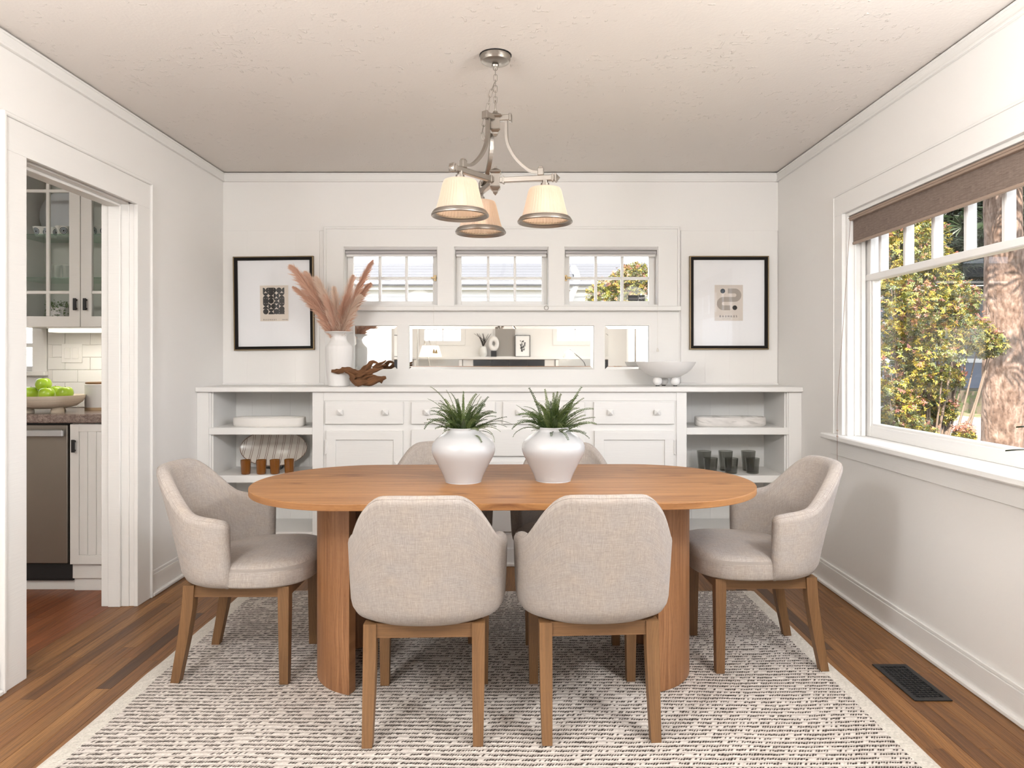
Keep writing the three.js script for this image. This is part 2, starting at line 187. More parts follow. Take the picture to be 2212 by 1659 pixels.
{
  // wide picture window with a row of small lites on top
  const w = struct('window_1', 'wide white picture window with a row of small upper panes', 'window');
  const zf = -RW1, zn = -RW0, add = (n, g, l) => part(n, g, W.trim, w, l);
  add('casing', cbox(XR - 0.02, XR, RB, RT, zf, -3.693)); add('casing', cbox(XR - 0.02, XR, RB, RT, zn, zn + 0.13)); add('casing', cbox(XR - 0.02, XR, RT, 2.129, zn + 0.13, -3.693));
  add('back_band', cbox(XR - 0.0245, XR, 2.129, 2.139, zn + 0.14, -3.7025, 0.003)); add('back_band', cbox(XR - 0.024, XR, RB, 2.1288, -3.693, -3.702, 0.003));
  add('jamb', cbox(XR, 1.92, RB, RT - 0.018, zf, zf + 0.018)); add('jamb', cbox(XR, 1.92, RB, RT - 0.018, zn, zn - 0.018)); add('jamb', cbox(XR, 1.92, RT - 0.018, RT, zn, zf));
  add('stop_bead', cbox(1.812, 1.832, RB, RT - 0.018, zf + 0.018, zf + 0.036)); add('stop_bead', cbox(1.78, 1.79, RB, RT - 0.018, zf + 0.018, zf + 0.026));
  add('stool', cbox(1.682, 1.92, 0.825, RB, zn + 0.17, -3.775, 0.006)); add('apron', cbox(XR - 0.018, XR, 0.742, 0.825, zn + 0.13, -3.745));
  const x0 = 1.84, x1 = 1.885, z0 = zf + 0.018, z1 = zn - 0.018;
  add('sash_stile', cbox(x0, x1, RB, RT - 0.018, z0, z0 + 0.05, 0.003)); add('sash_stile', cbox(x0, x1, RB, RT - 0.018, z1, z1 - 0.05, 0.003));
  add('sash_rail', cbox(x0 + 0.0006, x1, RB, 0.9125, z0 + 0.0495, z1 - 0.0495, 0.003)); add('sash_rail', cbox(x0 + 0.0006, x1, RT - 0.058, RT - 0.018, z0 + 0.0495, z1 - 0.0495, 0.003)); add('transom_bar', cbox(x0 - 0.006, x1 + 0.001, 1.664, 1.698, z0 + 0.002, z1 - 0.002, 0.004));
  add('glazing_bead', cbox(x0 + 0.006, x1, 0.913, 1.664, z0 + 0.05, z0 + 0.062, 0.003)); add('glazing_bead', cbox(x0 + 0.007, x1 - 0.001, 0.905, 0.925, z0 + 0.049, z1 - 0.049, 0.003));
  const mz = [3.454, 3.234, 3.015, 2.796, 2.577, 2.358, 2.139, 1.92].map((v) => -v), edges = [z0 + 0.05, ...mz, z1 - 0.05];
  for (const z of mz) add('muntin', cbox(x0 + 0.002, x1, 1.695, RT - 0.05, z - 0.012, z + 0.012, 0.004));
  for (let i = 0; i + 1 < edges.length; i++) part('pane', box(1.866, 1.867, 1.69, RT - 0.05, edges[i] + (i ? 0.01 : -0.005), edges[i + 1] - (i + 2 < edges.length ? 0.01 : -0.005)), glassPane, w);
  part('pane', box(1.866, 1.867, 0.9, 1.67, z0 + 0.045, z1 - 0.045), glassPane, w);
}
{
  // casing board, ledge and mirror board on the back wall, as joinery
  const t = struct('trim_4', 'white casing board and ledge round the three small windows', 'trim');
  part('casing_board', move(holed(CX0, CX1, LEDGE - 0.01, CTOP, winX.map(([a, b]) => [a, b, winY[0] - 0.005, winY[1]]), 0.02, 0.001), 0, 0, ZB), W.trim, t);
  const o = 0.012; part('back_band', cbox(CX0 - 0.004, CX0 + o, LEDGE, CTOP + 0.004, ZB, ZB + 0.028, 0.003), W.trim, t); part('back_band', cbox(CX1 - o, CX1 + 0.004, LEDGE, CTOP + 0.004, ZB, ZB + 0.028, 0.003), W.trim, t); part('back_band', cbox(CX0 - 0.004, CX1 + 0.004, CTOP - o, CTOP + 0.0047, ZB, ZB + 0.0287, 0.003), W.trim, t);
  part('ledge', cbox(CX0 - 0.012, CX1 + 0.004, LEDGE - 0.03, LEDGE, ZB, ZB + 0.07, 0.004), W.trim, t);
  const b = struct('trim_5', 'white board below the window ledge that holds the three mirrors', 'trim');
  const mir = [[764, 858], [883, 1283], [1307, 1402]].map((a) => a.map(px4)), my = [py4(798), py4(703)];
  part('mirror_board', move(holed(CX0, CX1, TOPY, LEDGE - 0.03, mir.map(([a, c]) => [a, c, my[0], my[1]]), 0.016, 0.001), 0, 0, ZB), W.trim, b);
  // bevelled mirrors
  mir.forEach(([a, c], i) => {
    const k = 0.022, h = 0.0032, q = [], P = (x, y, z) => [x, y, z], za = ZB + 0.006, zc = za + h, quad = (A, B, C, D) => q.push(...A, ...B, ...C, ...A, ...C, ...D);
    const o4 = [P(a, my[0], za), P(c, my[0], za), P(c, my[1], za), P(a, my[1], za)], i4 = [P(a + k, my[0] + k, zc), P(c - k, my[0] + k, zc), P(c - k, my[1] - k, zc), P(a + k, my[1] - k, zc)];
    quad(...i4); for (let j = 0; j < 4; j++) quad(o4[j], o4[(j + 1) % 4], i4[(j + 1) % 4], i4[j]);
    const b4 = o4.map(([x, y]) => [x, y, ZB + 0.001]); for (let j = 0; j < 4; j++) quad(b4[j], b4[(j + 1) % 4], o4[(j + 1) % 4], o4[j]); quad(b4[3], b4[2], b4[1], b4[0]);
    single('wall_mirror', fromTris(q), mirrorMat, ['small wall mirror beside the tall pampas vase', 'long wall mirror between two small ones above the buffet', 'small wall mirror beside the footed white bowl'][i], 'mirror');
  });
}
// three small six-pane windows above the ledge
const cordMat = mat({ color: 0xd8d4cc, roughness: 0.7 }), paneBack = glassPane;
const blindSilver = mat({ color: new THREE.Color().setRGB(0.55, 0.53, 0.52), roughness: 0.55 });
winX.forEach(([x0, x1], i) => {
  const lab = ['small six-pane window behind the pampas plumes', 'small six-pane window with a ring pull between its two neighbours', 'small six-pane window with a black sticker on its glass'][i];
  const w = struct('window_' + (i + 2), lab, 'window'), [y0, y1] = winY, zs = -4.6, zg = -4.62, zb = -4.64;
  part('jamb', merge([cbox(x0, x0 + 0.004, y0, y1, ZB + 0.012, -4.72), cbox(x1 - 0.004, x1, y0, y1, ZB + 0.012, -4.72), cbox(x0, x1, y1 - 0.004, y1, ZB + 0.012, -4.72), cbox(x0, x1, y0 - 0.02, y0 + 0.004, ZB + 0.012, -4.72)]), W.trim, w);
  const gx = [[764, 935.6], [997, 1169.8], [1230, 1400.5]][i].map((p) => wx(p, 4.62)), gy = [wy(651, 4.62), wy(552, 4.62)];
  for (const [a, b, c, d] of [[x0 + 0.004, gx[0], y0, y1], [gx[1], x1 - 0.004, y0, y1], [gx[0], gx[1], y0, gy[0]], [gx[0], gx[1], gy[1], y1]]) part('sash_rail', cbox(a, b, c, d, zs, zb, 0.003), W.trim, w);
  const cw = (gx[1] - gx[0]) / 3, m = 0.009, ym = (gy[0] + gy[1]) / 2;
  for (const k of [1, 2]) part('muntin', cbox(gx[0] + k * cw - m, gx[0] + k * cw + m, gy[0], gy[1], zs - 0.004, zb, 0.004), W.trim, w);
  part('muntin', cbox(gx[0], gx[1], ym - m, ym + m, zs - 0.0052, zb + 0.001, 0.004), W.trim, w);
  for (let k = 0; k < 3; k++) for (const r of [0, 1]) part('pane', box(gx[0] + k * cw + (k ? m * 0.6 : -0.004), gx[0] + (k + 1) * cw - (k < 2 ? m * 0.6 : -0.004), r ? ym + m * 0.6 : gy[0] - 0.004, r ? gy[1] + 0.004 : ym - m * 0.6, zg, zg - 0.001), paneBack, w);
  if (i !== 1) { const xs = i ? x0 + 0.02 : x1 - 0.02, s = i ? 1 : -1, yl = wy(600, 4.58), l = part('latch', merge([cbox(xs - 0.014, xs + 0.004, yl - 0.02, yl + 0.02, -4.592, -4.6, 0.001), cbox(xs, xs + s * 0.03, yl - 0.006, yl + 0.006, -4.58, -4.59, 0.002), cbox(xs - 0.006, xs + 0.006, yl - 0.01, yl + 0.01, -4.575, -4.6, 0.002)]), brass, w, 'small dark brass sash latch'); }
  if (i === 2) {
    const st = ctex(360, 124, (c, W2, H2) => { c.fillStyle = '#2a2a2b'; c.fillRect(0, 0, W2, H2); c.fillStyle = '#d8d8d8'; c.fillRect(218, 0, 5, H2); c.font = 'bold 66px sans-serif'; c.textBaseline = 'middle'; c.fillText('ADT', 232, 64); c.fillStyle = '#8b8b8b'; c.fillRect(16, 64, 190, 8); c.fillRect(16, 84, 190, 6); });
    const g = box(wx(1357, 4.615), wx(1393, 4.615), wy(650, 4.615), wy(637.5, 4.615), -4.6185, -4.6195); const uv = g.attributes.uv, p = g.attributes.position, ax = wx(1357, 4.615), bx = wx(1393, 4.615), ay = wy(650, 4.615), by = wy(637.5, 4.615); for (let k = 0; k < p.count; k++) uv.setXY(k, (p.getX(k) - ax) / (bx - ax), (p.getY(k) - ay) / (by - ay));
    part('sticker', g, mat({ map: st, roughness: 0.5 }), w, 'small black security sticker');
  }
  // roller blind drawn up under the head
  const t = thing('roller_blind', ['grey roller blind rolled up over the window behind the pampas plumes', 'grey roller blind rolled up over the window with the ring pull', 'grey roller blind rolled up over the window with the black sticker'][i], 'blind', [(x0 + x1) / 2, y1, -4.55]), hw = (x1 - x0) / 2 - 0.003;
  part('head_rail', cbox(-hw, hw, -0.02, -0.002, -0.012, 0.022, 0.003), blindSilver, t);
  const roll = new THREE.CylinderGeometry(0.011, 0.011, 2 * hw - 0.012, 20); roll.rotateZ(Math.PI / 2); part('roll', move(roll, 0, -0.033, 0.004), mat({ color: new THREE.Color().setRGB(0.42, 0.4, 0.4), roughness: 0.7 }), t);
  part('fabric_edge', cbox(-hw + 0.008, hw - 0.008, -0.052, -0.03, -0.008, -0.004, 0.001), mat({ color: 0xd9d6d4, roughness: 0.8 }), t); part('bottom_bar', cbox(-hw + 0.008, hw - 0.008, -0.06, -0.05, -0.012, 0, 0.003), mat({ color: 0xe4e2df, roughness: 0.6 }), t);
  for (const s of [-1, 1]) part('bracket', cbox(s * hw, s * (hw - 0.004), -0.046, 0, -0.014, 0.02), blindSilver, t);
  const cxx = hw - 0.014, drop = [py4(755), py4(662), py4(752)][i] - y1;
  part('cord', vtube([V(cxx, -0.04, 0.02), V(cxx, drop / 2, 0.085), V(cxx, drop, 0.09)], 0.0009, 5, 8), cordMat, t);
  if (i === 1) part('ring_pull', move(new THREE.TorusGeometry(0.0135, 0.0018, 8, 24), cxx, drop - 0.014, 0.09), nickel, t); else part('cord_weight', move(lathe([[0, 0], [0.009, 0.001], [0.008, 0.012], [0.003, 0.026], [0, 0.028]], 16), cxx, drop - 0.026, 0.09), i ? cordMat : brass, t);
});

// ---------------------------------------------------------------- hardwood floor
{
  const fl = struct('floor', 'narrow brown hardwood strip floor', 'floor'), R = rngOf(7);
  const tints = [[0.36, 0.182, 0.064], [0.29, 0.139, 0.048], [0.46, 0.243, 0.089], [0.22, 0.102, 0.036], [0.33, 0.155, 0.052], [0.41, 0.205, 0.07], [0.13, 0.062, 0.026]].map((c) => mat({ color: new THREE.Color().setRGB(...c), map: grainTex, roughness: 0.46, bumpMap: grainBump, bumpScale: 0.0004 }));
  const red = [[0.36, 0.118, 0.036], [0.3, 0.092, 0.028], [0.42, 0.145, 0.048], [0.25, 0.078, 0.027]].map((c) => mat({ color: new THREE.Color().setRGB(...c), map: grainTex, roughness: 0.42, bumpMap: grainBump, bumpScale: 0.0003 }));
  const w = 0.0572;
  const strip = (x, z0, z1, set) => { let z = z0 - R() * 0.5; const first = z; for (let k = 0; z < z1; k++) { const l = 0.55 + R() * 1.35, a = Math.max(z, z0), b = Math.min(z + l, z1); if (b - a > 0.01) part('plank', grainUV(cbox(x + 0.0003, x + w - 0.0003, -0.018, 0, a + 0.0003, b - 0.0003, 0.0007), 2, 1, 4, R() * 7, R() * 5), set[Math.floor(R() * R() * set.length * 0.999)], fl); z += l; } };
  for (let i = 0; i < 65; i++) { const x = XL + i * w; if (x + w > XR + 0.02) break; if (x < -1.44 || x > 1.235) strip(x, ZB + 0.36, 0.3, tints); else strip(x, ZB + 0.36, -3.6, tints); }
  for (let i = 0; i < 26; i++) strip(XL - (i + 1) * w, -4.0, -1.6, i < 2 ? tints.slice(3) : red);
  part('subfloor', merge([box(-1.46, 1.26, -0.018, -0.0005, -3.6, 0.3), box(-4.7, 2.5, -0.1, -0.019, -4.72, 4.7), box(-3.0, 2.5, -0.018, 0, 0.3, 4.6), box(-4.7, XL - 26 * w, -0.018, 0, -4.3, 0.4), box(XL - 26 * w, XL, -0.018, 0, -1.6, 0.4), box(XL - 26 * w, XL, -0.018, 0, -4.3, -4.0)]), tints[1], fl).userData.kind = 'stuff';
}

// ---------------------------------------------------------------- built-in buffet: two open bookcases, a cabinet, one long top
const DF = 4.16, fx = (p) => wx(p, DF), fy = (p) => wy(p, DF), ZF = -DF, BACK = ZB + 0.008;
const SH1 = 0.842, SH2 = 0.551, DECK = 0.206;
{
  const top = single('countertop', merge([cbox(XL, XR, 1.06, TOPY, BACK - 0.007, ZF + 0.025, 0.004), cbox(CX1, XR, TOPY, TOPY + 0.012, BACK, BACK + 0.012, 0.003), cbox(XL, CX0, TOPY, TOPY + 0.012, BACK, BACK + 0.012, 0.003)]), W.cab, 'long white painted top of the built-in buffet', 'countertop');
  const bookcase = (label, xa, xb, stileAtLeft) => {
    const t = thing('open_bookcase', label, 'bookcase', [(xa + xb) / 2, 0, ZF]), h = (xb - xa) / 2, st = stileAtLeft ? 0.072 : 0.078, ox0 = stileAtLeft ? -h + st : -h, ox1 = stileAtLeft ? h : h - st, zb = BACK - ZF;
    part('stile', stileAtLeft ? cbox(-h, ox0, 0, 1.06, -0.022, 0, 0.002) : cbox(ox1, h, 0, 1.06, -0.022, 0, 0.002), W.cab, t);
    part('stile_bead', stileAtLeft ? cbox(ox0, ox0 + 0.012, DECK, 1.06, -0.03, -0.004, 0.003) : cbox(ox1 - 0.012, ox1, DECK, 1.06, -0.03, -0.004, 0.003), W.cab, t);
    part('side_panel', stileAtLeft ? cbox(ox0, ox0 + 0.02, 0, 1.06, zb, -0.02, 0.001) : cbox(ox1 - 0.02, ox1, 0, 1.06, zb, -0.02, 0.001), W.cab, t);
    for (const [y, th] of [[SH1, 0.043], [SH2, 0.045], [DECK, 0.04]]) part('shelf', cbox(ox0, ox1, y - th, y, zb + 0.012, 0.002, 0.003), W.cab, t);
    part('base_board', cbox(ox0, ox1, 0, DECK - 0.04, -0.03, -0.008, 0.002), W.cab, t); part('base_cap', cbox(ox0, ox1, 0.1, 0.115, -0.03, 0.0, 0.003), W.cab, t);
    const n = 5, bw = (ox1 - ox0) / n; for (let i = 0; i < n; i++) part('back_board', cbox(ox0 + i * bw + 0.0002, ox0 + (i + 1) * bw - 0.0002, DECK - 0.01, 1.06, zb, zb + 0.01, 0.0006), W.cab, t);
    return t;
  };
  const ca = fx(675), cb = fx(1483);
  bookcase('open white bookcase holding the striped oval platter and amber cups', XL, ca, true);
  bookcase('open white bookcase holding the smoky grey glasses', cb, XR, false);
  // cabinet with drawers and doors
  const t = thing('buffet_cabinet', 'white painted buffet cabinet with small drawers over two panelled doors', 'cabinet', [0, 0, ZF]), zb = BACK - ZF;
  part('body', cbox(ca + 0.0005, cb - 0.0005, 0.001, 1.059, zb + 0.002, -0.004, 0.002), W.cab, t);
  part('stile', cbox(ca, fx(699), 0, 1.0595, -0.021, 0.004, 0.0015), W.cab, t); part('stile', cbox(fx(1461), cb, 0, 1.0595, -0.021, 0.004, 0.0015), W.cab, t); part('top_rail', cbox(fx(699), fx(1461), fy(866), 1.06, -0.02, 0.002, 0.002), W.cab, t);
  part('base_rail', cbox(ca + 0.001, cb - 0.001, 0.0005, 0.11, -0.02, 0.008, 0.004), W.cab, t); part('shoe_moulding', cbox(ca + 0.002, cb - 0.002, 0, 0.022, -0.02, 0.024, 0.006), W.cab, t); part('rail', cbox(fx(699), fx(1461), 0.11, 0.2, -0.02, 0.0, 0.002), W.cab, t);
  const knobG = (() => { const r = 0.0165, n = 0.009, q = []; const ring = (s, z) => [[-s, -s, z], [s, -s, z], [s, s, z], [-s, s, z]], rings = [ring(n, 0), ring(n, 0.008), ring(r, 0.013), ring(r, 0.018)]; for (let k = 0; k < 3; k++) for (let i = 0; i < 4; i++) { const a = rings[k][i], b = rings[k][(i + 1) % 4], c = rings[k + 1][(i + 1) % 4], d = rings[k + 1][i]; q.push(...a, ...b, ...c, ...a, ...c, ...d); } for (let i = 0; i < 4; i++) q.push(...rings[3][i], ...rings[3][(i + 1) % 4], 0, 0, 0.03); return fromTris(q); })();
  const drawer = (x0, x1, y0, y1, kx) => { const d = part('drawer', cbox(x0, x1, y0, y1, -0.006, 0.014, 0.003), W.cab, t); for (const k of kx) { const o = part('knob', knobG, W.cab, d, 'white pyramid-shaped knob'); o.position.set(k, (y0 + y1) / 2 + 0.006, 0.014); } };
  const yd = [fy(916), fy(868)]; for (const [a, b, k] of [[703, 872, [737, 834]], [889, 1070, [923, 1030]], [1086, 1263, [1121, 1226]], [1282, 1456, [1317, 1417]]]) drawer(fx(a), fx(b), yd[0], yd[1], k.map(fx));
  for (const [a, b] of [[985, 928], [1064, 997], [1148, 1077]]) drawer(fx(889), fx(1263), fy(a), fy(b), [fx(980), fx(1172)]);
  for (const [a, b, left] of [[706, 870.5, true], [1284, 1455, false]]) {
    const x0 = fx(a), x1 = fx(b), y0 = 0.24, y1 = fy(930), s = 0.056;
    const d = part('door', move(holed(x0, x1, y0, y1, [[x0 + s, x1 - s, y0 + s, y1 - s]], 0.018, 0.0015), 0, 0, -0.004), W.cab, t);
    part('panel', cbox(x0 + s - 0.004, x1 - s + 0.004, y0 + s - 0.004, y1 - s + 0.004, -0.004, 0.003, 0.001), W.cab, d);
    const hx = left ? x0 - 0.003 : x1 + 0.003; for (const hy of [y1 - 0.1, y0 + 0.1]) part('hinge', merge([move(new THREE.CylinderGeometry(0.005, 0.005, 0.076, 10), hx, hy, 0.016), move(new THREE.SphereGeometry(0.006, 8, 6), hx, hy + 0.04, 0.016), move(new THREE.SphereGeometry(0.006, 8, 6), hx, hy - 0.04, 0.016), cbox(hx - 0.004, hx + 0.012 * (left ? 1 : -1), hy - 0.036, hy + 0.036, 0.0, 0.0145, 0.001)]), W.cab, d, 'white painted butt hinge');
    part('knob', knobG, W.cab, d, 'white pyramid-shaped knob').position.set(left ? x1 - 0.03 : x0 + 0.03, y1 - 0.2, 0.014);
  }
}

// ---------------------------------------------------------------- rug and floor register
{
  const x0 = -1.465, x1 = 1.3, z0 = -3.7, z1 = -0.05, RZ = 1.9, pitch = 0.0237, rows = Math.round(RZ / pitch);
  const mk = (kind) => dtex(2048, 2048, (u, v, px, py) => {
    const X = u * (x1 - x0), wob = (fbm(u, v, 7, 7, 2, 3) - 0.5) * 0.7 + (vn(u * 40, v * 30, 40, 30, 4) - 0.5) * 0.1, r = v * rows + wob, row = Math.floor(r), f = r - row;
    const edge = Math.min(X, (x1 - x0) - X), bw = 0.072 + 0.006 * (vn(row * 0.7, 2, 99, 9, 8) - 0.5), inside = edge > bw;
    const lw = 0.0086, wobx = (vn(u * 200, row, 200, 999, 6) - 0.5) * 0.4, q = (X + (f - 0.5) * 0.014) / lw + wobx + row * 0.37, loop = Math.floor(q), g = q - loop;
    const runN = vn(loop * 0.42, row, 4096, 4096, 12) + 0.5 * (fbm(u, v, 5, 5, 2, 18) - 0.5), dark = inside && runN + (hash2(loop, row, 5) - 0.5) * 0.8 > 0.25;
    const inDash = f > 0.2 + 0.16 * hash2(loop, row, 9) && f < 0.78 - 0.18 * hash2(loop, row, 10) && Math.abs(g - 0.5) < 0.26 + 0.2 * hash2(loop, row, 3);
    const rib = Math.sin(Math.PI * clamp((f - 0.1) / 0.75)), thread = vn(u * 700, v * 500, 700, 500, 15);
    if (kind) return inside ? 60 + 120 * rib * (0.6 + 0.4 * Math.sin(Math.PI * g)) + 30 * thread : 90 + 50 * thread + 24 * Math.sin(py * 0.9);
    if (dark && inDash) { const k = 30 + 26 * thread + 34 * hash2(loop, row, 2); return [k + 6, k - 2, k - 8]; }
    const k = 184 + 22 * thread + 12 * (hash2(loop, row, 20) - 0.5) - (inside && f < 0.1 ? 30 : 0); return inside ? [k + 4, k - 4, k - 12] : [k + 8, k + 2, k - 8];
  }, !kind);
  const col = mk(0), bmp = mk(1); for (const t of [col, bmp]) t.wrapT = THREE.MirroredRepeatWrapping;
  const m = mat({ map: col, bumpMap: bmp, bumpScale: 0.005, roughness: 0.97 });
  const nx = 110, nz = 150, wave = (x, z) => 0.0022 * (noise3(x * 2.2, 0, z * 2.6, 4) - 0.3) + 0.0022 * (noise3(x * 6, 0, z * 9, 9) - 0.3);
  const P = (i, j) => { const u = i / nx, v = j / nz, e = 0.008 * (noise3(v * 22, 3, 1, 2) - 0.5), f = 0.008 * (noise3(u * 18, 5, 1, 6) - 0.5); let x = lerp(x0 + e, x1 + 0.02 * (noise3(v * 9, 8, 2, 3) - 0.5), u), z = lerp(z0 + f, z1, v); const rim = Math.min(u, 1 - u) * nx < 0.5 || Math.min(v, 1 - v) * nz < 0.5; return [x, rim ? 0.001 : 0.0105 + wave(x, z), z]; };
  const topG = grid(nx, nz, P, (i, j) => [i / nx, (j / nz * (z1 - z0)) / RZ]); { const ix = topG.index.array; for (let k = 0; k < ix.length; k += 3) { const t = ix[k + 1]; ix[k + 1] = ix[k + 2]; ix[k + 2] = t; } topG.computeVertexNormals(); }
  single('area_rug', topG, m, 'cream woven rug with rows of dark dashes under the dining table', 'rug');

  const v = thing('floor_register', 'black metal floor register beside the baseboard below the picture window', 'floor vent', [wx(1966, 2.65), 0, -2.65]), a = 0.0695, b = 0.15;
  part('frame', move(holed(-a, a, -b, b, [[-a + 0.02, a - 0.02, -b + 0.022, b - 0.022]], 0.005, 0.0018).rotateX(-Math.PI / 2), 0, 0.0005, 0), blackMetal, v);
  part('well', box(-a + 0.012, a - 0.012, 0.0002, 0.0008, -b + 0.012, b - 0.012), blackMetal, v);
  const ww = 2 * (a - 0.02), ll = 2 * (b - 0.022); for (let i = 1; i < 16; i++) part('bar', cbox(-a + 0.019, a - 0.019, 0.001, 0.004, -b + 0.022 + i * ll / 16 - 0.0022, -b + 0.022 + i * ll / 16 + 0.0022, 0.0006), blackMetal, v);
  for (let k = 1; k < 6; k++) part('bar', cbox(-a + 0.02 + k * ww / 6 - 0.002, -a + 0.02 + k * ww / 6 + 0.002, 0.001, 0.0046, -b + 0.02, b - 0.02, 0.0006), blackMetal, v);
}

// ---------------------------------------------------------------- oval table on two curved pedestals
const RUGY = 0.0125;
{
  const L = 1.005, B = 0.444, knots = [[0.17, 0.68, 0.04], [0.86, 0.62, 0.03], [0.09, 0.45, 0.015], [0.5, 0.12, 0.03], [0.78, 0.78, 0.02], [0.42, 0.2, 0.016], [0.93, 0.4, 0.02]];
  const topTex = dtex(2048, 1024, (u, v) => {
    const st = v * 7.0, s = Math.floor(st), fs = st - s, off = hash2(s, 1, 3) * 3.1; let du = u, dv = v, kn = 0;
    for (const [ku, kv, r] of knots) { const x = (u - ku) * 2.26, y = v - kv, d = Math.hypot(x / 2.2, y) / r; if (d < 4) { dv += r * 0.9 * Math.exp(-d * d * 0.5) * Math.sign(y || 1); kn += Math.exp(-d * d * 1.4) * (0.6 + 0.4 * fbm(u, v, 60, 60, 2, 7)); } }
    const wr = fbm(du + off, dv, 3, 5, 3, 60 + s), f = fbm(du + off, dv + wr * 0.03, 4, 90, 3, 70 + s), streak = vn((du + off) * 5, (dv + wr * 0.04) * 55, 99, 55, 80 + s), pore = vn(du * 130, dv * 420, 130, 420, 9), cath = 0.5 + 0.5 * Math.sin((dv * 24 + wr * 7) * 6.283);
    const t = 0.42 * f + 0.24 * streak + 0.16 * cath + 0.18 * (pore > 0.7 ? 0.3 : 0.7) - 0.5 + (hash2(s, 4, 9) - 0.5) * 0.14 - kn * 0.4 - (fs < 0.012 ? 0.1 : 0);
    return [149 + t * 84, 103 + t * 76, 60 + t * 58];
  }, true, true);
  const sideTex = dtex(512, 512, (u, v) => { const t = woodShade(u, v, 120) - 0.5; return [141 + t * 84, 98 + t * 74, 64 + t * 60]; });
  const topM = mat({ map: topTex, roughness: 0.5, bumpMap: grainBump, bumpScale: 0.0003 }), sideM = mat({ map: sideTex, roughness: 0.45, bumpMap: grainBump, bumpScale: 0.0004 });
  const t = thing('dining_table', 'oval oak dining table on two curved pedestals', 'table', [-0.045, RUGY, -2.778], 0.02), th = 0.025, H = 0.76 - RUGY;
  const s = new THREE.Shape(); s.moveTo(-(L - B), -B); s.lineTo(L - B, -B); s.absarc(L - B, 0, B, -Math.PI / 2, Math.PI / 2); s.lineTo(-(L - B), B); s.absarc(-(L - B), 0, B, Math.PI / 2, 1.5 * Math.PI);
  const g = plain(extrude(s, th, 0.0025, 64)); g.rotateX(-Math.PI / 2); move(g, 0, H - th, 0);
  const p = g.attributes.position, n = g.attributes.normal, uv = g.attributes.uv; for (let i = 0; i < p.count; i++) { const flat = Math.abs(n.getY(i)) > 0.6; flat ? uv.setXY(i, (p.getX(i) + L) / (2 * L), (B - p.getZ(i)) / (2 * B)) : uv.setXY(i, (p.getX(i) + L) / (2 * L), 0.3 + p.getY(i) * 1.1); }
  part('tabletop', g, topM, t);
  // pedestals: thick curved panels, open towards each other
  for (const side of [-1, 1]) {
    const R = 0.262, r = R - 0.044, cx = side * (0.748 - R), a0 = 1.91, sh = new THREE.Shape(); const A = side < 0 ? Math.PI : 0, h = Math.PI - a0 + 0.0;
    sh.absarc(0, 0, R, A - h - 0.0, A + h, false); sh.absarc(0, 0, r, A + h, A - h, true); sh.closePath();
    const q = plain(extrude(sh, H - th, 0.0015, 40)); q.rotateX(-Math.PI / 2); const pp = q.attributes.position, nn = q.attributes.normal, uu = q.attributes.uv; for (let i = 0; i < pp.count; i++) uu.setXY(i, pp.getY(i), Math.abs(nn.getY(i)) > 0.7 ? pp.getX(i) * 4 : Math.atan2(pp.getZ(i), pp.getX(i) * side) * R * 4);
    part('pedestal', move(q, cx, 0, 0), sideM, t);
  }
}

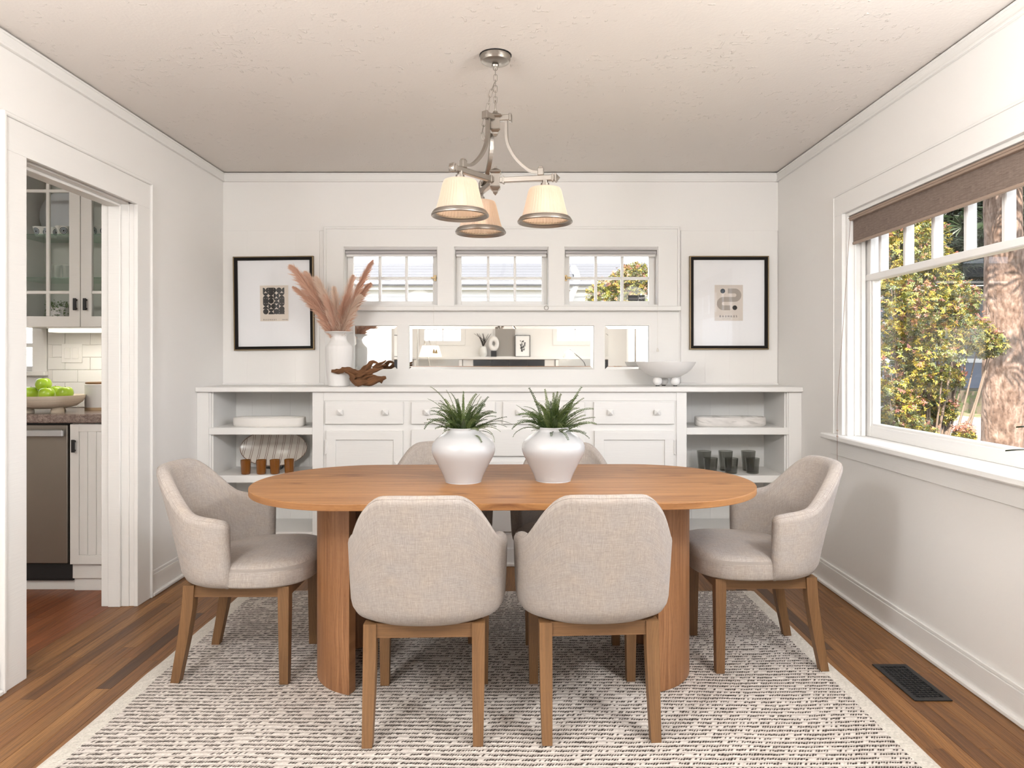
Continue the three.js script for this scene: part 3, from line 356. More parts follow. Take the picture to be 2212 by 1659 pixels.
// ---------------------------------------------------------------- upholstered barrel chairs
let chair0;
{
  const T = 0.056, a = 0.236, b = 0.192, zc = -0.02, N = 72, plan = [], e = 2.25;
  // centre line of the shell, from one arm front round the back to the other
  const raw = []; raw.push([a, 0.012], [a, -0.005]); for (let i = 0; i <= 60; i++) { const q = Math.PI * i / 60, c = Math.cos(q), s = Math.sin(q); raw.push([a * Math.sign(c) * Math.abs(c) ** (2 / e), zc - b * Math.abs(s) ** (2 / e)]); } raw.push([-a, -0.005], [-a, 0.012]);
  const cv = new THREE.CatmullRomCurve3(raw.map(([x, z]) => V(x, 0, z)), false, 'centripetal'), len = cv.getLength(); cv.arcLengthDivisions = 600;
  const hOf = (d) => { const k = Math.abs(d); return 0.822 - 0.005 * sstep(0.04, 0.12, k) - 0.172 * (0.3 * sstep(0.09, 0.3, k) + 0.7 * sstep(0.085, 0.238, k)) - 0.016 * sstep(0.28, 0.4, k); };
  const cs = []; const nO = 10, nT = 8, nI = 7;                // cross-section: [kind, parameter]
  for (let i = 0; i <= nO; i++) cs.push(['o', i / nO]); for (let i = 1; i < nT; i++) cs.push(['t', i / nT]); for (let i = 0; i <= nI; i++) cs.push(['i', 1 - i / nI]);
  const M = cs.length, ends = 8, ss = []; for (let i = 0; i <= N; i++) ss.push(i);
  const sAt = (i) => { const r = T / 2; if (i <= ends) return r * (1 - Math.cos(Math.PI / 2 * i / ends)); if (i >= N - ends) return len - r * (1 - Math.cos(Math.PI / 2 * (N - i) / ends)); return lerp(r, len - r, (i - ends) / (N - 2 * ends)); };
  const Y0 = 0.372, shellPoint = (i, j) => {
    const s = sAt(i), u = clamp(s / len), p = cv.getPointAt(u), tn = cv.getTangentAt(u), nx = -tn.z, nz = tn.x, sg = (nx * p.x + nz * (p.z - zc + 0.05)) > 0 ? 1 : -1, d = s - len / 2, r0 = T / 2, near = Math.min(s, len - s), half = near < r0 ? Math.sqrt(Math.max(1e-7, r0 * r0 - (r0 - near) ** 2)) : r0;
    const h = hOf(d) - (r0 - half) * 0.9, back = clamp(nz * sg * -1), yt = h - half, [k, t] = cs[j]; let off, y;
    if (k === 'o') { y = lerp(Y0 + (r0 - half) * 0.5, yt, t ** 1.25); const rb = 0.055, dy = y - Y0; off = half - (dy < rb ? (rb - Math.sqrt(rb * rb - (rb - dy) ** 2)) * (half / r0) * 0.75 : 0); }
    else if (k === 't') { off = half * Math.cos(Math.PI * t); y = yt + half * Math.sin(Math.PI * t); }
    else { y = lerp(Y0 + 0.004, yt, t); off = -half; }
    const f = clamp((y - Y0) / 0.455, 0, 1.1), lean = (0.006 + 0.114 * back * back) * f ** 1.15 + 0.008 * Math.sin(Math.PI * clamp(f)) * (1 - back);
    return [p.x + nx * sg * (off + lean), y, p.z + nz * sg * (off + lean)];
  };
  const cl = []; { const sam = []; for (let j = 0; j < M; j++) sam.push(V(...shellPoint(N / 2, j))); let l = 0; for (let j = 0; j <= M; j++) { cl.push(l); if (j < M) l += sam[j].distanceTo(sam[(j + 1) % M]); } }
  const shell = grid(N, M, (i, j) => shellPoint(i, j % M), (i, j) => [sAt(i) * 3.4, cl[j] * 3.4], true);
  // seam near the outer top edge
  const seamPts = []; for (let i = 2; i <= N - 2; i += 1) { const A = V(...shellPoint(i, nO + 2)), C = V(...shellPoint(i, nO)).add(V(...shellPoint(i, nO + nT))).multiplyScalar(0.5); seamPts.push(A.clone().addScaledVector(A.clone().sub(C).normalize(), 0.0001)); }
  const seam = vtube(seamPts, 0.001, 5, 140);
  // seat cushion
  const az = 0.05, sa = 0.252, sb = 0.238, lev = [[0.376, 0.9], [0.378, 0.965], [0.386, 0.993], [0.41, 1.0], [0.433, 0.999], [0.437, 0.996], [0.441, 0.997], [0.452, 0.982], [0.461, 0.945], [0.468, 0.87], [0.473, 0.75], [0.477, 0.55], [0.479, 0.3], [0.48, 0.0]], SN = 64;
  const seatP = (k, q) => { const an = q / SN * Math.PI * 2, c = Math.cos(an), s = Math.sin(an), ex = s > 0 ? 2.9 : 2.6, x = sa * Math.sign(c) * Math.abs(c) ** (2 / ex) * (s < 0 ? 1 - 0.12 * Math.abs(s) : 1), z = sb * Math.sign(s) * Math.abs(s) ** (2 / ex); return [x * lev[k][1], lev[k][0] + 0.006 * (z / sb) * (lev[k][1] < 0.95 && k > 5 ? 1 : 0), az + z * lev[k][1]]; };
  const seat = grid(lev.length - 1, SN, (k, q) => seatP(k, q), (k, q, p) => (k > 6 ? [p[0] * 3.4, p[2] * 3.4] : [q / SN * 1.5 * 3.4, p[1] * 3.4]), true); { const ix = seat.index.array; for (let k = 0; k < ix.length; k += 3) { const t2 = ix[k + 1]; ix[k + 1] = ix[k + 2]; ix[k + 2] = t2; } seat.computeVertexNormals(); seamless(seat, lev.length - 1, SN + 1); }
  const pip = []; for (let q = 0; q <= SN; q++) { const p = seatP(5, q % SN); pip.push(V(p[0] * 1.0, p[1], p[2])); }
  const piping = vtube(pip, 0.0009, 5, 160, false);
  // legs: tapered square, the rear pair kicked back
  const leg = (x, z, zTop, kick) => { const rings = kick ? [[0, 0, 0.0165], [0.16, 0.55, 0.0195], [0.29, 0.9, 0.021], [0.375, 1, 0.021]] : [[0, 1, 0.0165], [0.3, 1, 0.021], [0.375, 1, 0.021]], q = []; const R = rings.map(([y, f, r]) => { const zz = lerp(z, zTop, f); return [[x - r, y, zz - r], [x + r, y, zz - r], [x + r, y, zz + r], [x - r, y, zz + r]]; }); const quad = (A, B, C, D) => q.push(...A, ...C, ...B, ...A, ...D, ...C); for (let k = 0; k + 1 < R.length; k++) for (let i = 0; i < 4; i++) quad(R[k][i], R[k][(i + 1) % 4], R[k + 1][(i + 1) % 4], R[k + 1][i]); quad(R[0][3], R[0][2], R[0][1], R[0][0]); quad(...R[R.length - 1]); const g = fromTris(q); return grainUV(g, 1, 1, 4, x, z); };
  const GR = 'upholstered chairs round the dining table';
  chair0 = thing('dining_chair', 'oatmeal linen barrel chair with wooden legs at the table end beside the kitchen doorway', 'chair', [-1.084, RUGY, -2.81], Math.PI / 2, GR);
  const sh = part('shell', shell, linen, chair0); part('seam', seam, seamCloth, sh);
  const st = part('seat', seat, linen, chair0); part('piping', piping, seamCloth, st);
  for (const s of [-1, 1]) { part('leg', leg(s * 0.188, 0.2, 0.2, false), legWood, chair0); part('leg', leg(s * 0.177, -0.222, -0.166, true), legWood, chair0); part('apron', grainUV(cbox(s * 0.178 - 0.011, s * 0.178 + 0.011, 0.328, 0.376, -0.15, 0.185, 0.001), 2), legWood, chair0); }
  part('apron', grainUV(cbox(-0.17, 0.17, 0.328, 0.376, 0.192, 0.214, 0.001), 0), legWood, chair0); part('apron', grainUV(cbox(-0.16, 0.16, 0.328, 0.376, -0.182, -0.16, 0.001), 0), legWood, chair0);
  copyOf(chair0, [1.007, RUGY, -2.905], -Math.PI / 2 + 0.02, 'oatmeal linen barrel chair with wooden legs at the table end below the picture window');
  copyOf(chair0, [-0.303, RUGY, -2.418], Math.PI + 0.03, 'oatmeal linen barrel chair with its back to the room, on the kitchen side');
  copyOf(chair0, [0.268, RUGY, -2.436], Math.PI + 0.05, 'oatmeal linen barrel chair with its back to the room, on the picture window side');
  copyOf(chair0, [-0.378, RUGY, -3.2], 0.0, 'oatmeal linen barrel chair on the buffet side of the table, nearer the kitchen doorway');
  copyOf(chair0, [0.25, RUGY, -3.18], 0.0, 'oatmeal linen barrel chair on the buffet side of the table, nearer the picture window');
}

// ---------------------------------------------------------------- potted ferns on the table
{
  const potG = smoothLathe([[0.0005, 0], [0.066, 0], [0.0725, 0.004], [0.083, 0.03], [0.106, 0.075], [0.123, 0.108], [0.1285, 0.132], [0.122, 0.158], [0.102, 0.18], [0.078, 0.195], [0.066, 0.203], [0.0635, 0.211], [0.0655, 0.2175], [0.062, 0.219], [0.0585, 0.214], [0.0575, 0.2], [0.07, 0.185], [0.07, 0.18]], 72, 90);
  const soil = mat({ color: 0x2b2118, roughness: 1 }), greens = [[0.06, 0.1, 0.018], [0.085, 0.13, 0.026], [0.12, 0.165, 0.042], [0.042, 0.075, 0.014]].map((c) => pmat({ color: new THREE.Color().setRGB(...c), roughness: 0.6, transmission: 0.15, thickness: 0 }));
  const frond = (R, az, el, L, droop, twist) => {
    const out = [], pts = [], dir = [Math.cos(az), Math.sin(az)], n = 14; let x = dir[0] * 0.03 * R(), z = dir[1] * 0.03 * R(), y = 0.185, a = el; const ds = L / n; for (let i = 0; i <= n; i++) { pts.push(V(x, y, z)); x += dir[0] * Math.cos(a) * ds; z += dir[1] * Math.cos(a) * ds; y += Math.sin(a) * ds; a -= droop / n * (0.4 + 1.2 * i / n); }
    const cu = new THREE.CatmullRomCurve3(pts); out.push(plain(vtube(pts, [0.0013, 0.0011, 0.0008, 0.0004], 4, 16)));
    const tri = [], K = Math.round(L / 0.0066), up0 = V(-dir[0] * Math.sin(el), Math.cos(el), -dir[1] * Math.sin(el));
    for (let i = Math.round(K * 0.14); i < K; i++) { const t = i / K, p = cu.getPoint(t), tg = cu.getTangent(t), side = V().crossVectors(tg, up0).normalize().applyAxisAngle(tg, twist), nm = V().crossVectors(side, tg).normalize(), l = (0.0125 + 0.004 * R()) * (1 - 0.6 * t ** 1.8) * sstep(0.02, 0.2, t), w = 0.0036 * (1 - 0.3 * t);
      for (const s of [-1, 1]) { const o = side.clone().multiplyScalar(s).addScaledVector(tg, 0.75 + 0.2 * R()).addScaledVector(nm, 0.25 * (R() - 0.3)).normalize(), tip = p.clone().addScaledVector(o, l), mid = p.clone().addScaledVector(o, l * 0.5), wv = V().crossVectors(o, nm).normalize().multiplyScalar(w), m1 = mid.clone().add(wv).addScaledVector(nm, 0.0012), m2 = mid.clone().sub(wv).addScaledVector(nm, 0.0012); for (const q of [p, m1, tip, p, tip, m2]) tri.push(q.x, q.y, q.z); } }
    out.push(fromTris(tri)); return merge(out);
  };
  const pot = (label, pos, seed, specials) => {
    const t = thing('potted_fern', label, 'potted plant', pos, 0, 'potted ferns on the dining table'), R = rngOf(seed);
    part('pot', potG, ceramic, t, 'glossy white bulbous ceramic pot'); part('soil', move(new THREE.CylinderGeometry(0.058, 0.058, 0.004, 24), 0, 0.19, 0), soil, t);
    const list = [...specials]; for (let i = 0; i < 84; i++) { const el = 0.3 + 1.2 * Math.sqrt(R()); list.push([R() * 6.283, el, 0.09 + 0.09 * R() + 0.03 * sstep(0.9, 1.4, el), 0.4 + 1.5 * R()]); }
    list.forEach(([az, el, L, dr], i) => part('frond', frond(R, az, el, L, dr, (R() - 0.5) * 1.8), greens[Math.floor(R() * 4)], t));
  };
  // azimuth 0 is +x, pi/2 towards the camera
  pot('white bulbous pot of fern with a long frond drooping on the kitchen side', [wx(1001, 2.76), 0.76, -2.762], 11, [[3.05, 1.0, 0.2, 2.5], [3.3, 0.75, 0.165, 1.0], [2.7, 1.35, 0.2, 0.35], [2.9, 1.42, 0.235, 1.0], [0.1, 0.6, 0.19, 0.5], [0.25, 0.75, 0.2, 1.4], [0.3, 0.7, 0.17, 2.6], [5.9, 0.55, 0.2, 1.2], [1.5, 1.3, 0.19, 0.4], [0.5, 1.25, 0.17, 0.5]]);
  pot('white bulbous pot of fern with a bent frond arching on the picture window side', [wx(1195, 2.79), 0.76, -2.79], 23, [[3.1, 0.85, 0.19, 2.1], [3.0, 0.6, 0.175, 1.9], [3.4, 0.8, 0.16, 1.3], [2.9, 1.3, 0.21, 0.3], [0.15, 1.25, 0.22, 0.35], [0.05, 1.05, 0.2, 1.3], [0.2, 0.65, 0.19, 0.7], [0.3, 0.4, 0.15, 1.4], [1.6, 1.35, 0.19, 0.4], [4.4, 1.3, 0.2, 0.3]]);
}

// ---------------------------------------------------------------- chandelier
{
  const t = thing('chandelier', 'brushed nickel three-arm chandelier with pleated cream glass shades', 'chandelier', [-0.0816, 0, -2.8]);
  part('canopy', lathe([[0, 2.452], [0.013, 2.452], [0.015, 2.459], [0.011, 2.462], [0.02, 2.463], [0.044, 2.4665], [0.057, 2.473], [0.0605, 2.48], [0.0625, 2.483], [0.0625, 2.496], [0.06, 2.4995], [0, 2.4995]], 48), nickel, t);
  part('gap_shade_disc', move(new THREE.CylinderGeometry(0.0665, 0.066, 0.0012, 22), 0.001, 2.4992, 0.0), blackMetal, t, 'black disc for the shade in the gap round the canopy');  // flat black disc stands in for the shade inside the ceiling gap
  const link = (p, q, flat, R = 0.0105, r = 0.0013) => { const L = p.distanceTo(q), pts = [], h = Math.max(0.003, L / 2 - R * 0.55); for (let i = 0; i < 24; i++) { const a = i / 24 * 2 * Math.PI; pts.push(V(Math.cos(a) * R * 0.62, Math.sin(a) * R * 0.62 + Math.sign(Math.sin(a)) * h * 0.85, 0)); } const c = new THREE.CatmullRomCurve3(pts, true), g = new THREE.TubeGeometry(c, 40, r, 6, true), m = new THREE.Matrix4(), d = q.clone().sub(p).normalize(), x = Math.abs(d.y) > 0.95 ? V(1, 0, 0) : V(0, 1, 0); const s = V().crossVectors(x, d).normalize(), n = V().crossVectors(d, s).normalize(); m.makeBasis(flat ? s : n, d, flat ? n.clone().negate() : s); g.applyMatrix4(m); const mid = p.clone().add(q).multiplyScalar(0.5); g.translate(mid.x, mid.y, mid.z); return g; };
  part('canopy_loop', move(new THREE.TorusGeometry(0.008, 0.002, 8, 20), 0, 2.446, 0), nickel, t);
  const chain = (pts, n, R) => { const c = new THREE.CatmullRomCurve3(pts); for (let i = 0; i < n; i++) { const p = c.getPointAt(i / n), q = c.getPointAt((i + 1) / n), e = q.clone().sub(p).multiplyScalar(0.16); part('chain_link', link(p.clone().sub(e), q.clone().add(e), i % 2 === 0, R), nickel, t); } };
  chain([V(0, 2.442, 0), V(0.001, 2.38, 0), V(0, 2.306, 0)], 6, 0.0115);
  chain([V(-0.004, 2.385, 0.004), V(-0.022, 2.33, 0.01), V(-0.034, 2.26, 0.012), V(-0.05, 2.2, 0.012), V(-0.054, 2.175, 0.012), V(-0.048, 2.168, 0.012), V(-0.042, 2.12, 0.012)], 9, 0.0105);
  part('hanging_loop', link(V(0, 2.262, 0), V(0, 2.314, 0), true, 0.022, 0.0028), nickel, t);
  // square hubs
  const sq = (prof, n = 4) => { const g = new THREE.LatheGeometry(prof.map(([r, y]) => new THREE.Vector2(r * 1.414, y)), n); const f = g.toNonIndexed(); f.rotateY(Math.PI / 4); f.computeVertexNormals(); return f; };
  part('upper_hub', sq([[0.001, 2.272], [0.008, 2.27], [0.01, 2.262], [0.024, 2.252], [0.026, 2.246], [0.018, 2.24], [0.018, 2.196], [0.021, 2.19], [0.012, 2.182], [0.011, 2.176], [0.004, 2.168], [0.0005, 2.166]]), nickel, t);
  part('lower_hub', sq([[0.001, 2.046], [0.006, 2.044], [0.007, 2.036], [0.022, 2.024], [0.024, 2.018], [0.018, 2.012], [0.018, 1.962], [0.021, 1.956], [0.011, 1.944], [0.01, 1.938], [0.004, 1.93], [0.0005, 1.926]]), nickel, t);
  const shadeTex = null;
  const shadeM = pmat({ color: new THREE.Color().setRGB(0.8, 0.655, 0.54), roughness: 0.9, transmission: 0.5, thickness: 0 }), shadeIn = mat({ color: 0xfff2e0, roughness: 0.8 });
  const bulbM = mat({ color: 0xffffff, emissive: new THREE.Color().setRGB(1, 0.8, 0.5), emissiveIntensity: 1.2, roughness: 0.4 });
  const braceG = (() => { const s = new THREE.CatmullRomCurve3([V(0, 2.232, 0.046), V(0, 2.19, 0.046), V(0, 2.14, 0.05), V(0, 2.085, 0.075), V(0, 2.04, 0.115), V(0, 2.016, 0.15), V(0, 2.01, 0.184)]), n = 30, w = 0.0085, h = 0.0055; return grid(n, 4, (i, j) => { const p = s.getPoint(i / n), g = s.getTangent(i / n), no = V(0, -g.z, g.y), a = j % 4, sx = a === 0 || a === 3 ? -1 : 1, sn = a < 2 ? -1 : 1; return [p.x + sx * w, p.y + no.y * sn * h, p.z + no.z * sn * h]; }, null); })();
  { const ix = braceG.index; braceG.copy(braceG.toNonIndexed()); braceG.computeVertexNormals(); }
  const block = (y0, y1, z0, z1, w) => cbox(-w, w, y0, y1, z0, z1, 0.002);
  for (const deg of [130, 10, 250]) {
    const a = deg * Math.PI / 180, th = Math.atan2(Math.cos(a), Math.sin(a)), turn = (o) => { o.rotation.y = th; return o; };   // local +z points outwards
    turn(part('brace', braceG, nickel, t)); turn(part('brace_block', merge([block(2.228, 2.252, 0.016, 0.06, 0.0125), block(2.224, 2.256, 0.058, 0.068, 0.0145)]), nickel, t)); turn(part('brace_block', merge([block(1.998, 2.028, 0.176, 0.2, 0.0115), block(2.028, 2.034, 0.18, 0.196, 0.009)]), nickel, t));
    const arm = turn(part('arm', merge([block(1.976, 1.998, 0.018, 0.245, 0.0105), block(1.972, 2.002, 0.03, 0.038, 0.0125), block(1.972, 2.002, 0.232, 0.24, 0.0125), block(1.97, 2.004, 0.245, 0.253, 0.014)]), nickel, t));
    const cap = new THREE.ConeGeometry(0.018, 0.014, 4); cap.rotateY(Math.PI / 4); cap.rotateX(Math.PI / 2); part('end_cap', move(cap, 0, 1.987, 0.26), nickel, arm);
    const R = 0.205, sx = Math.sin(th) * R, sz = Math.cos(th) * R, at = (o) => { o.position.set(sx, 0, sz); return o; };
    at(part('socket', lathe([[0, 1.982], [0.012, 1.982], [0.012, 1.968], [0.017, 1.966], [0.018, 1.956], [0.014, 1.954], [0.014, 1.94], [0.016, 1.938], [0.016, 1.918], [0, 1.918]], 24), nickel, t));
    const NP = 44, prof = [[0.016, 1.947], [0.055, 1.9465], [0.063, 1.944], [0.0665, 1.937], [0.0695, 1.927], [0.083, 1.87], [0.0965, 1.822]];
    const sh = at(part('lamp_shade', grid(prof.length * 2 - 2, NP * 4, (i, j) => { const k = i / 2, k0 = Math.floor(k), k1 = Math.min(k0 + 1, prof.length - 1), f = k - k0, r0 = lerp(prof[k0][0], prof[k1][0], f), y = lerp(prof[k0][1], prof[k1][1], f), an = j / (NP * 4) * 2 * Math.PI, pl = y < 1.932 ? 0.0024 * Math.abs(((j % 4) / 4) * 2 - 1) : 0, r = r0 - pl; return [r * Math.cos(an), y, r * Math.sin(an)]; }, null, true), shadeM, t, 'pleated cream glass lamp shade'));
    part('rim', lathe([[0.0945, 1.824], [0.1, 1.828], [0.103, 1.826], [0.1045, 1.822], [0.1075, 1.82], [0.109, 1.815], [0.1115, 1.813], [0.1115, 1.808], [0.109, 1.8055], [0.1065, 1.8055], [0.1, 1.8155], [0.0945, 1.818], [0.0945, 1.824]], 64), nickel, sh);
    const bg = smoothLathe([[0.0005, 1.842], [0.012, 1.845], [0.0205, 1.856], [0.024, 1.87], [0.021, 1.886], [0.014, 1.902], [0.011, 1.915], [0.0005, 1.917]], 24, 24);
    const bulb = at(part('bulb', bg, bulbM, t, 'glowing frosted bulb'));
    const pl = new THREE.PointLight(new THREE.Color().setRGB(1, 0.72, 0.46), 0.011); pl.name = 'chandelier_bulb'; pl.position.set(sx, 1.868, sz); pl.shadow.radius = 1.2; pl.castShadow = true; t.add(pl);
  }
}

// ---------------------------------------------------------------- framed prints
{
  const gold = mat({ color: new THREE.Color().setRGB(0.24, 0.18, 0.105), roughness: 0.45, metalness: 0.9 }), ebony = pmat({ color: new THREE.Color().setRGB(0.01, 0.008, 0.007), roughness: 0.7, specularIntensity: 0.4 }), board = mat({ color: new THREE.Color().setRGB(0.82, 0.82, 0.83), roughness: 0.8 });
  const frame = (label, cx, cy, w, h, tilt, print, pw, ph, py) => {
    const t = thing('framed_print', label, 'framed print', [cx, cy, ZB + 0.0085]); t.rotation.z = tilt; const a = w / 2, b = h / 2;
    part('frame_edge', merge([holed(-a, a, -b, b, [[-a + 0.007, a - 0.007, -b + 0.007, b - 0.007]], 0.026, 0.0015)]), gold, t, 'thin antique gold outer edge');
    part('frame', merge([holed(-a + 0.007, a - 0.007, -b + 0.007, b - 0.007, [[-a + 0.025, a - 0.025, -b + 0.025, b - 0.025]], 0.022, 0.001)]), ebony, t, 'black inner frame');
    part('mat_board', box(-a + 0.02, a - 0.02, -b + 0.02, b - 0.02, 0.004, 0.008), board, t, 'plain white mat board');
    const g = box(-pw / 2, pw / 2, py - ph / 2, py + ph / 2, 0.008, 0.0092), p = g.attributes.position, uv = g.attributes.uv; for (let i = 0; i < p.count; i++) uv.setXY(i, p.getX(i) / pw + 0.5, (p.getY(i) - py) / ph + 0.5); part('print', g, mat({ map: print, roughness: 0.8 }), t);
    part('glazing', box(-a + 0.022, a - 0.022, -b + 0.022, b - 0.022, 0.014, 0.0145), glassPane, t);
  };
  const dots = ctex(600, 764, (c, w, h) => {
    c.fillStyle = '#d5cabd'; c.fillRect(0, 0, w, h); c.fillStyle = '#262321'; const R = 57, x0 = 62, y0 = 46, U = 2 * R;
    const half = (x, y, q) => { c.beginPath(); c.moveTo(x, y); c.arc(x, y, R, q, q + Math.PI); c.closePath(); c.fill(); }, full = (x, y) => { c.beginPath(); c.arc(x, y, R, 0, 7); c.fill(); };
    const L = (k) => x0 + k * R, T = (k) => y0 + k * R, r = Math.PI / 2;
    // half discs: centre on the flat side, q = start angle (right r*3, down 0, left r, up pi)
    for (const [x, y, q] of [[0, 1, 3 * r], [2, 1, r], [3, 0, 0], [4, 1, 3 * r], [8, 1, r], [1, 2, 0], [7, 2, 0], [4, 3, 3 * r], [6, 3, r], [1, 4, 2 * r], [3, 4, 2 * r], [5, 4, 0], [7, 4, 2 * r], [0, 5, 3 * r], [2, 5, r], [6, 5, 3 * r], [8, 5, r], [1, 6, 0], [5, 6, 2 * r], [7, 6, 0], [2, 7, 3 * r], [6, 7, r], [1, 8, 2 * r], [3, 8, 0], [4, 9, 3 * r], [6, 9, r], [3, 10, 2 * r], [7, 10, 2 * r]]) half(L(x), T(y), q);
    for (const [x, y] of [[6, 1], [3, 2], [3, 5], [4, 7], [7, 8], [1, 9]]) full(L(x), T(y));
    for (const [x, y, a, b] of [[2, 0, 3, 1], [0, 4, 1, 5], [7, 4, 8, 5], [4, 9, 5, 10], [6, 9, 7, 10]]) { c.beginPath(); c.arc(L(x < 3 ? a : x + (x === 7 ? 0 : 1)), T(b === 5 ? b : y + (y === 0 ? 1 : 0)), R, 0, 7); c.fill(); }
    c.font = 'bold 40px sans-serif'; c.fillStyle = '#55504a'; 'BAUHAUS'.split('').forEach((ch, i) => c.fillText(ch, 66 + i * 43, 746)); c.font = 'bold 26px sans-serif'; c.fillText('1919-1933', 462, 744);
  });
  frame('black and gold framed print of black geometric discs behind the pampas plumes', wx(591.5, 4.515), wy(655, 4.515), 0.53, 0.62, 0.012, dots, 0.187, 0.236, 0.0);
  const curve = ctex(600, 764, (c, w, h) => {
    c.fillStyle = '#d2c9c0'; c.fillRect(0, 0, w, h); c.strokeStyle = '#a39a91'; c.lineWidth = 105; c.lineCap = 'butt'; c.beginPath(); c.moveTo(280, 128); c.lineTo(425, 128); c.arc(425, 218, 90, -Math.PI / 2, Math.PI / 2); c.lineTo(190, 308); c.arc(190, 398, 90, -Math.PI / 2, Math.PI / 2, true); c.lineTo(330, 488); c.stroke();
    c.fillStyle = '#37424a'; c.beginPath(); c.arc(172, 130, 50, 0, 7); c.fill(); c.fillStyle = '#22201d'; c.beginPath(); c.arc(428, 486, 50, 0, 7); c.fill(); c.font = 'bold 58px sans-serif'; c.fillStyle = '#4b4540'; 'BAUHAUS'.split('').forEach((ch, i) => c.fillText(ch, 100 + i * 58, 690)); c.font = '22px sans-serif'; c.fillStyle = '#a59b92'; c.fillText('AUSSTELLUNG 1923', 150, 730);
  });
  frame('black and gold framed print with a grey serpentine band and two dots', wx(1575, 4.515), wy(654, 4.515), 0.522, 0.618, 0.0, curve, 0.187, 0.237, 0.0);
}

// ---------------------------------------------------------------- on the buffet top
const matteWhite = pmat({ color: new THREE.Color().setRGB(0.8, 0.785, 0.765), roughness: 0.75, bumpMap: paintBump, bumpScale: 0.0012 });
{
  const bx = wx(732, 4.31), bz = -4.31;
  const v = thing('floor_vase', 'tall matte white vase with a flared rim holding pampas plumes', 'vase', [bx, TOPY, bz]);
  part('body', lathe([[0.0005, 0], [0.06, 0], [0.065, 0.003], [0.07, 0.03], [0.077, 0.09], [0.0815, 0.16], [0.0835, 0.225], [0.083, 0.245], [0.08, 0.254], [0.066, 0.268], [0.054, 0.283], [0.048, 0.298], [0.048, 0.312], [0.054, 0.323], [0.067, 0.332], [0.086, 0.339], [0.0875, 0.342], [0.084, 0.3435], [0.06, 0.335], [0.044, 0.322], [0.042, 0.3], [0.042, 0.25], [0.0005, 0.25]], 64), matteWhite, v);
  const hair = [[0.84, 0.6, 0.46], [0.9, 0.7, 0.57], [0.78, 0.53, 0.39], [0.93, 0.8, 0.69]].map((c) => pmat({ color: new THREE.Color().setRGB(...c), roughness: 0.9, transmission: 0.5, thickness: 0 })), stemM = mat({ color: new THREE.Color().setRGB(0.36, 0.2, 0.11), roughness: 0.8 });
  const S = 4.31, tip = (px, py, dz = 0) => V(wx(px, S - dz) - bx, wy(py, S - dz) - TOPY, dz);
  // each plume: tip, bow, fullness
  const plumes = [[628, 574, 0.05, 0.045, 1.0, 0], [634, 620, 0.09, 0.03, 0.9, 2], [660, 588, -0.04, 0.04, 1.05, 1], [684, 600, 0.03, 0.04, 1.15, 3], [722, 622, 0.02, 0.034, 0.9, 3], [704, 640, 0.06, 0.034, 0.9, 1], [762, 596, -0.02, 0.036, 0.95, 1], [805, 563, 0.02, 0.036, 1.0, 0], [800, 612, 0.06, 0.034, 1.0, 2], [778, 640, 0.08, 0.036, 0.95, 3], [748, 640, 0.05, 0.03, 0.9, 0]];
  const plumeLabels = ['longest pampas plume leaning over the framed disc print, upper of two', 'pampas plume leaning over the framed disc print, lower of two', 'pampas plume over the edge of the print frame, behind its neighbours', 'broad pale pampas plume between the print frame and the window casing', 'short pale pampas plume standing upright in the middle of the bunch', 'short pampas plume tucked behind the upright pale plume on the print side', 'pampas plume in front of the window jamb beside the tallest plume', 'tallest pampas plume reaching up across the small window panes', 'low pampas plume in front of the lower panes of the small window', 'short pale pampas plume in front of the window ledge', 'short pampas plume between the upright pale plume and the window'];
  plumes.forEach(([px, py, dz, wide, full, c], k) => { const label = plumeLabels[k];
    const R = rngOf(100 + k), e = tip(px, py, dz), side = Math.sign(e.x) || 1, m0 = V(e.x * 0.06, 0.26, e.z * 0.1), m1 = V(e.x * 0.12, 0.33, e.z * 0.25), m2 = V(e.x * 0.5, lerp(0.33, e.y, 0.56), e.z * 0.6), m3 = V(e.x * 0.86, lerp(0.33, e.y, 0.9), e.z * 0.95), cu = new THREE.CatmullRomCurve3([V(m0.x * 0.3, 0.252, m0.z * 0.3), m0, m1, m2, m3, e]);
    const tri = [], n = Math.round(6500 * full), P = V(), up = V(0, 1, 0), quill = (p, d, l, w) => { const s = V().crossVectors(d, V(R() - 0.5, R() - 0.5, R() - 0.5)).normalize().multiplyScalar(w), mid = p.clone().addScaledVector(d, l * 0.5), q = p.clone().addScaledVector(d, l); q.y -= l * 0.16; mid.y -= 0.002; for (const a of [p.clone().sub(s), mid.clone().add(s), q, p.clone().sub(s), q, mid.clone().sub(s)]) tri.push(a.x, a.y, a.z); };
    for (let i = 0; i < n; i++) { const t = 0.3 + 0.7 * R() ** 0.85, p = cu.getPoint(t), d = cu.getTangent(t), a = R() * 6.283, o = V().crossVectors(d, up).normalize().applyAxisAngle(d, a), env = Math.sin(Math.PI * clamp((t - 0.12) / 0.9)) ** 0.9; const q = d.clone().multiplyScalar(1).addScaledVector(o, (0.2 + 0.9 * R()) * (1.2 - 0.9 * t)).normalize(); quill(p.addScaledVector(o, 0.002), q, wide * (0.55 + 1.9 * R() * R()) * (0.3 + 1.2 * env) * (1 - 0.5 * t * t), 0.00042); }
    const t = thing('pampas_plume', label, 'dried plume', [bx, TOPY, bz], 0, 'pampas plumes in the tall white vase');
    part('stem', vtube(cu.getPoints(14), [0.0022, 0.0018, 0.0007], 6, 20), stemM, t); part('feathering', fromTris(tri), hair[c], t).userData.kind = 'stuff';
  });

  // driftwood
  const bark = mat({ color: new THREE.Color().setRGB(0.3, 0.145, 0.062), map: grainTex, roughness: 0.8, bumpMap: grainBump, bumpScale: 0.003 });
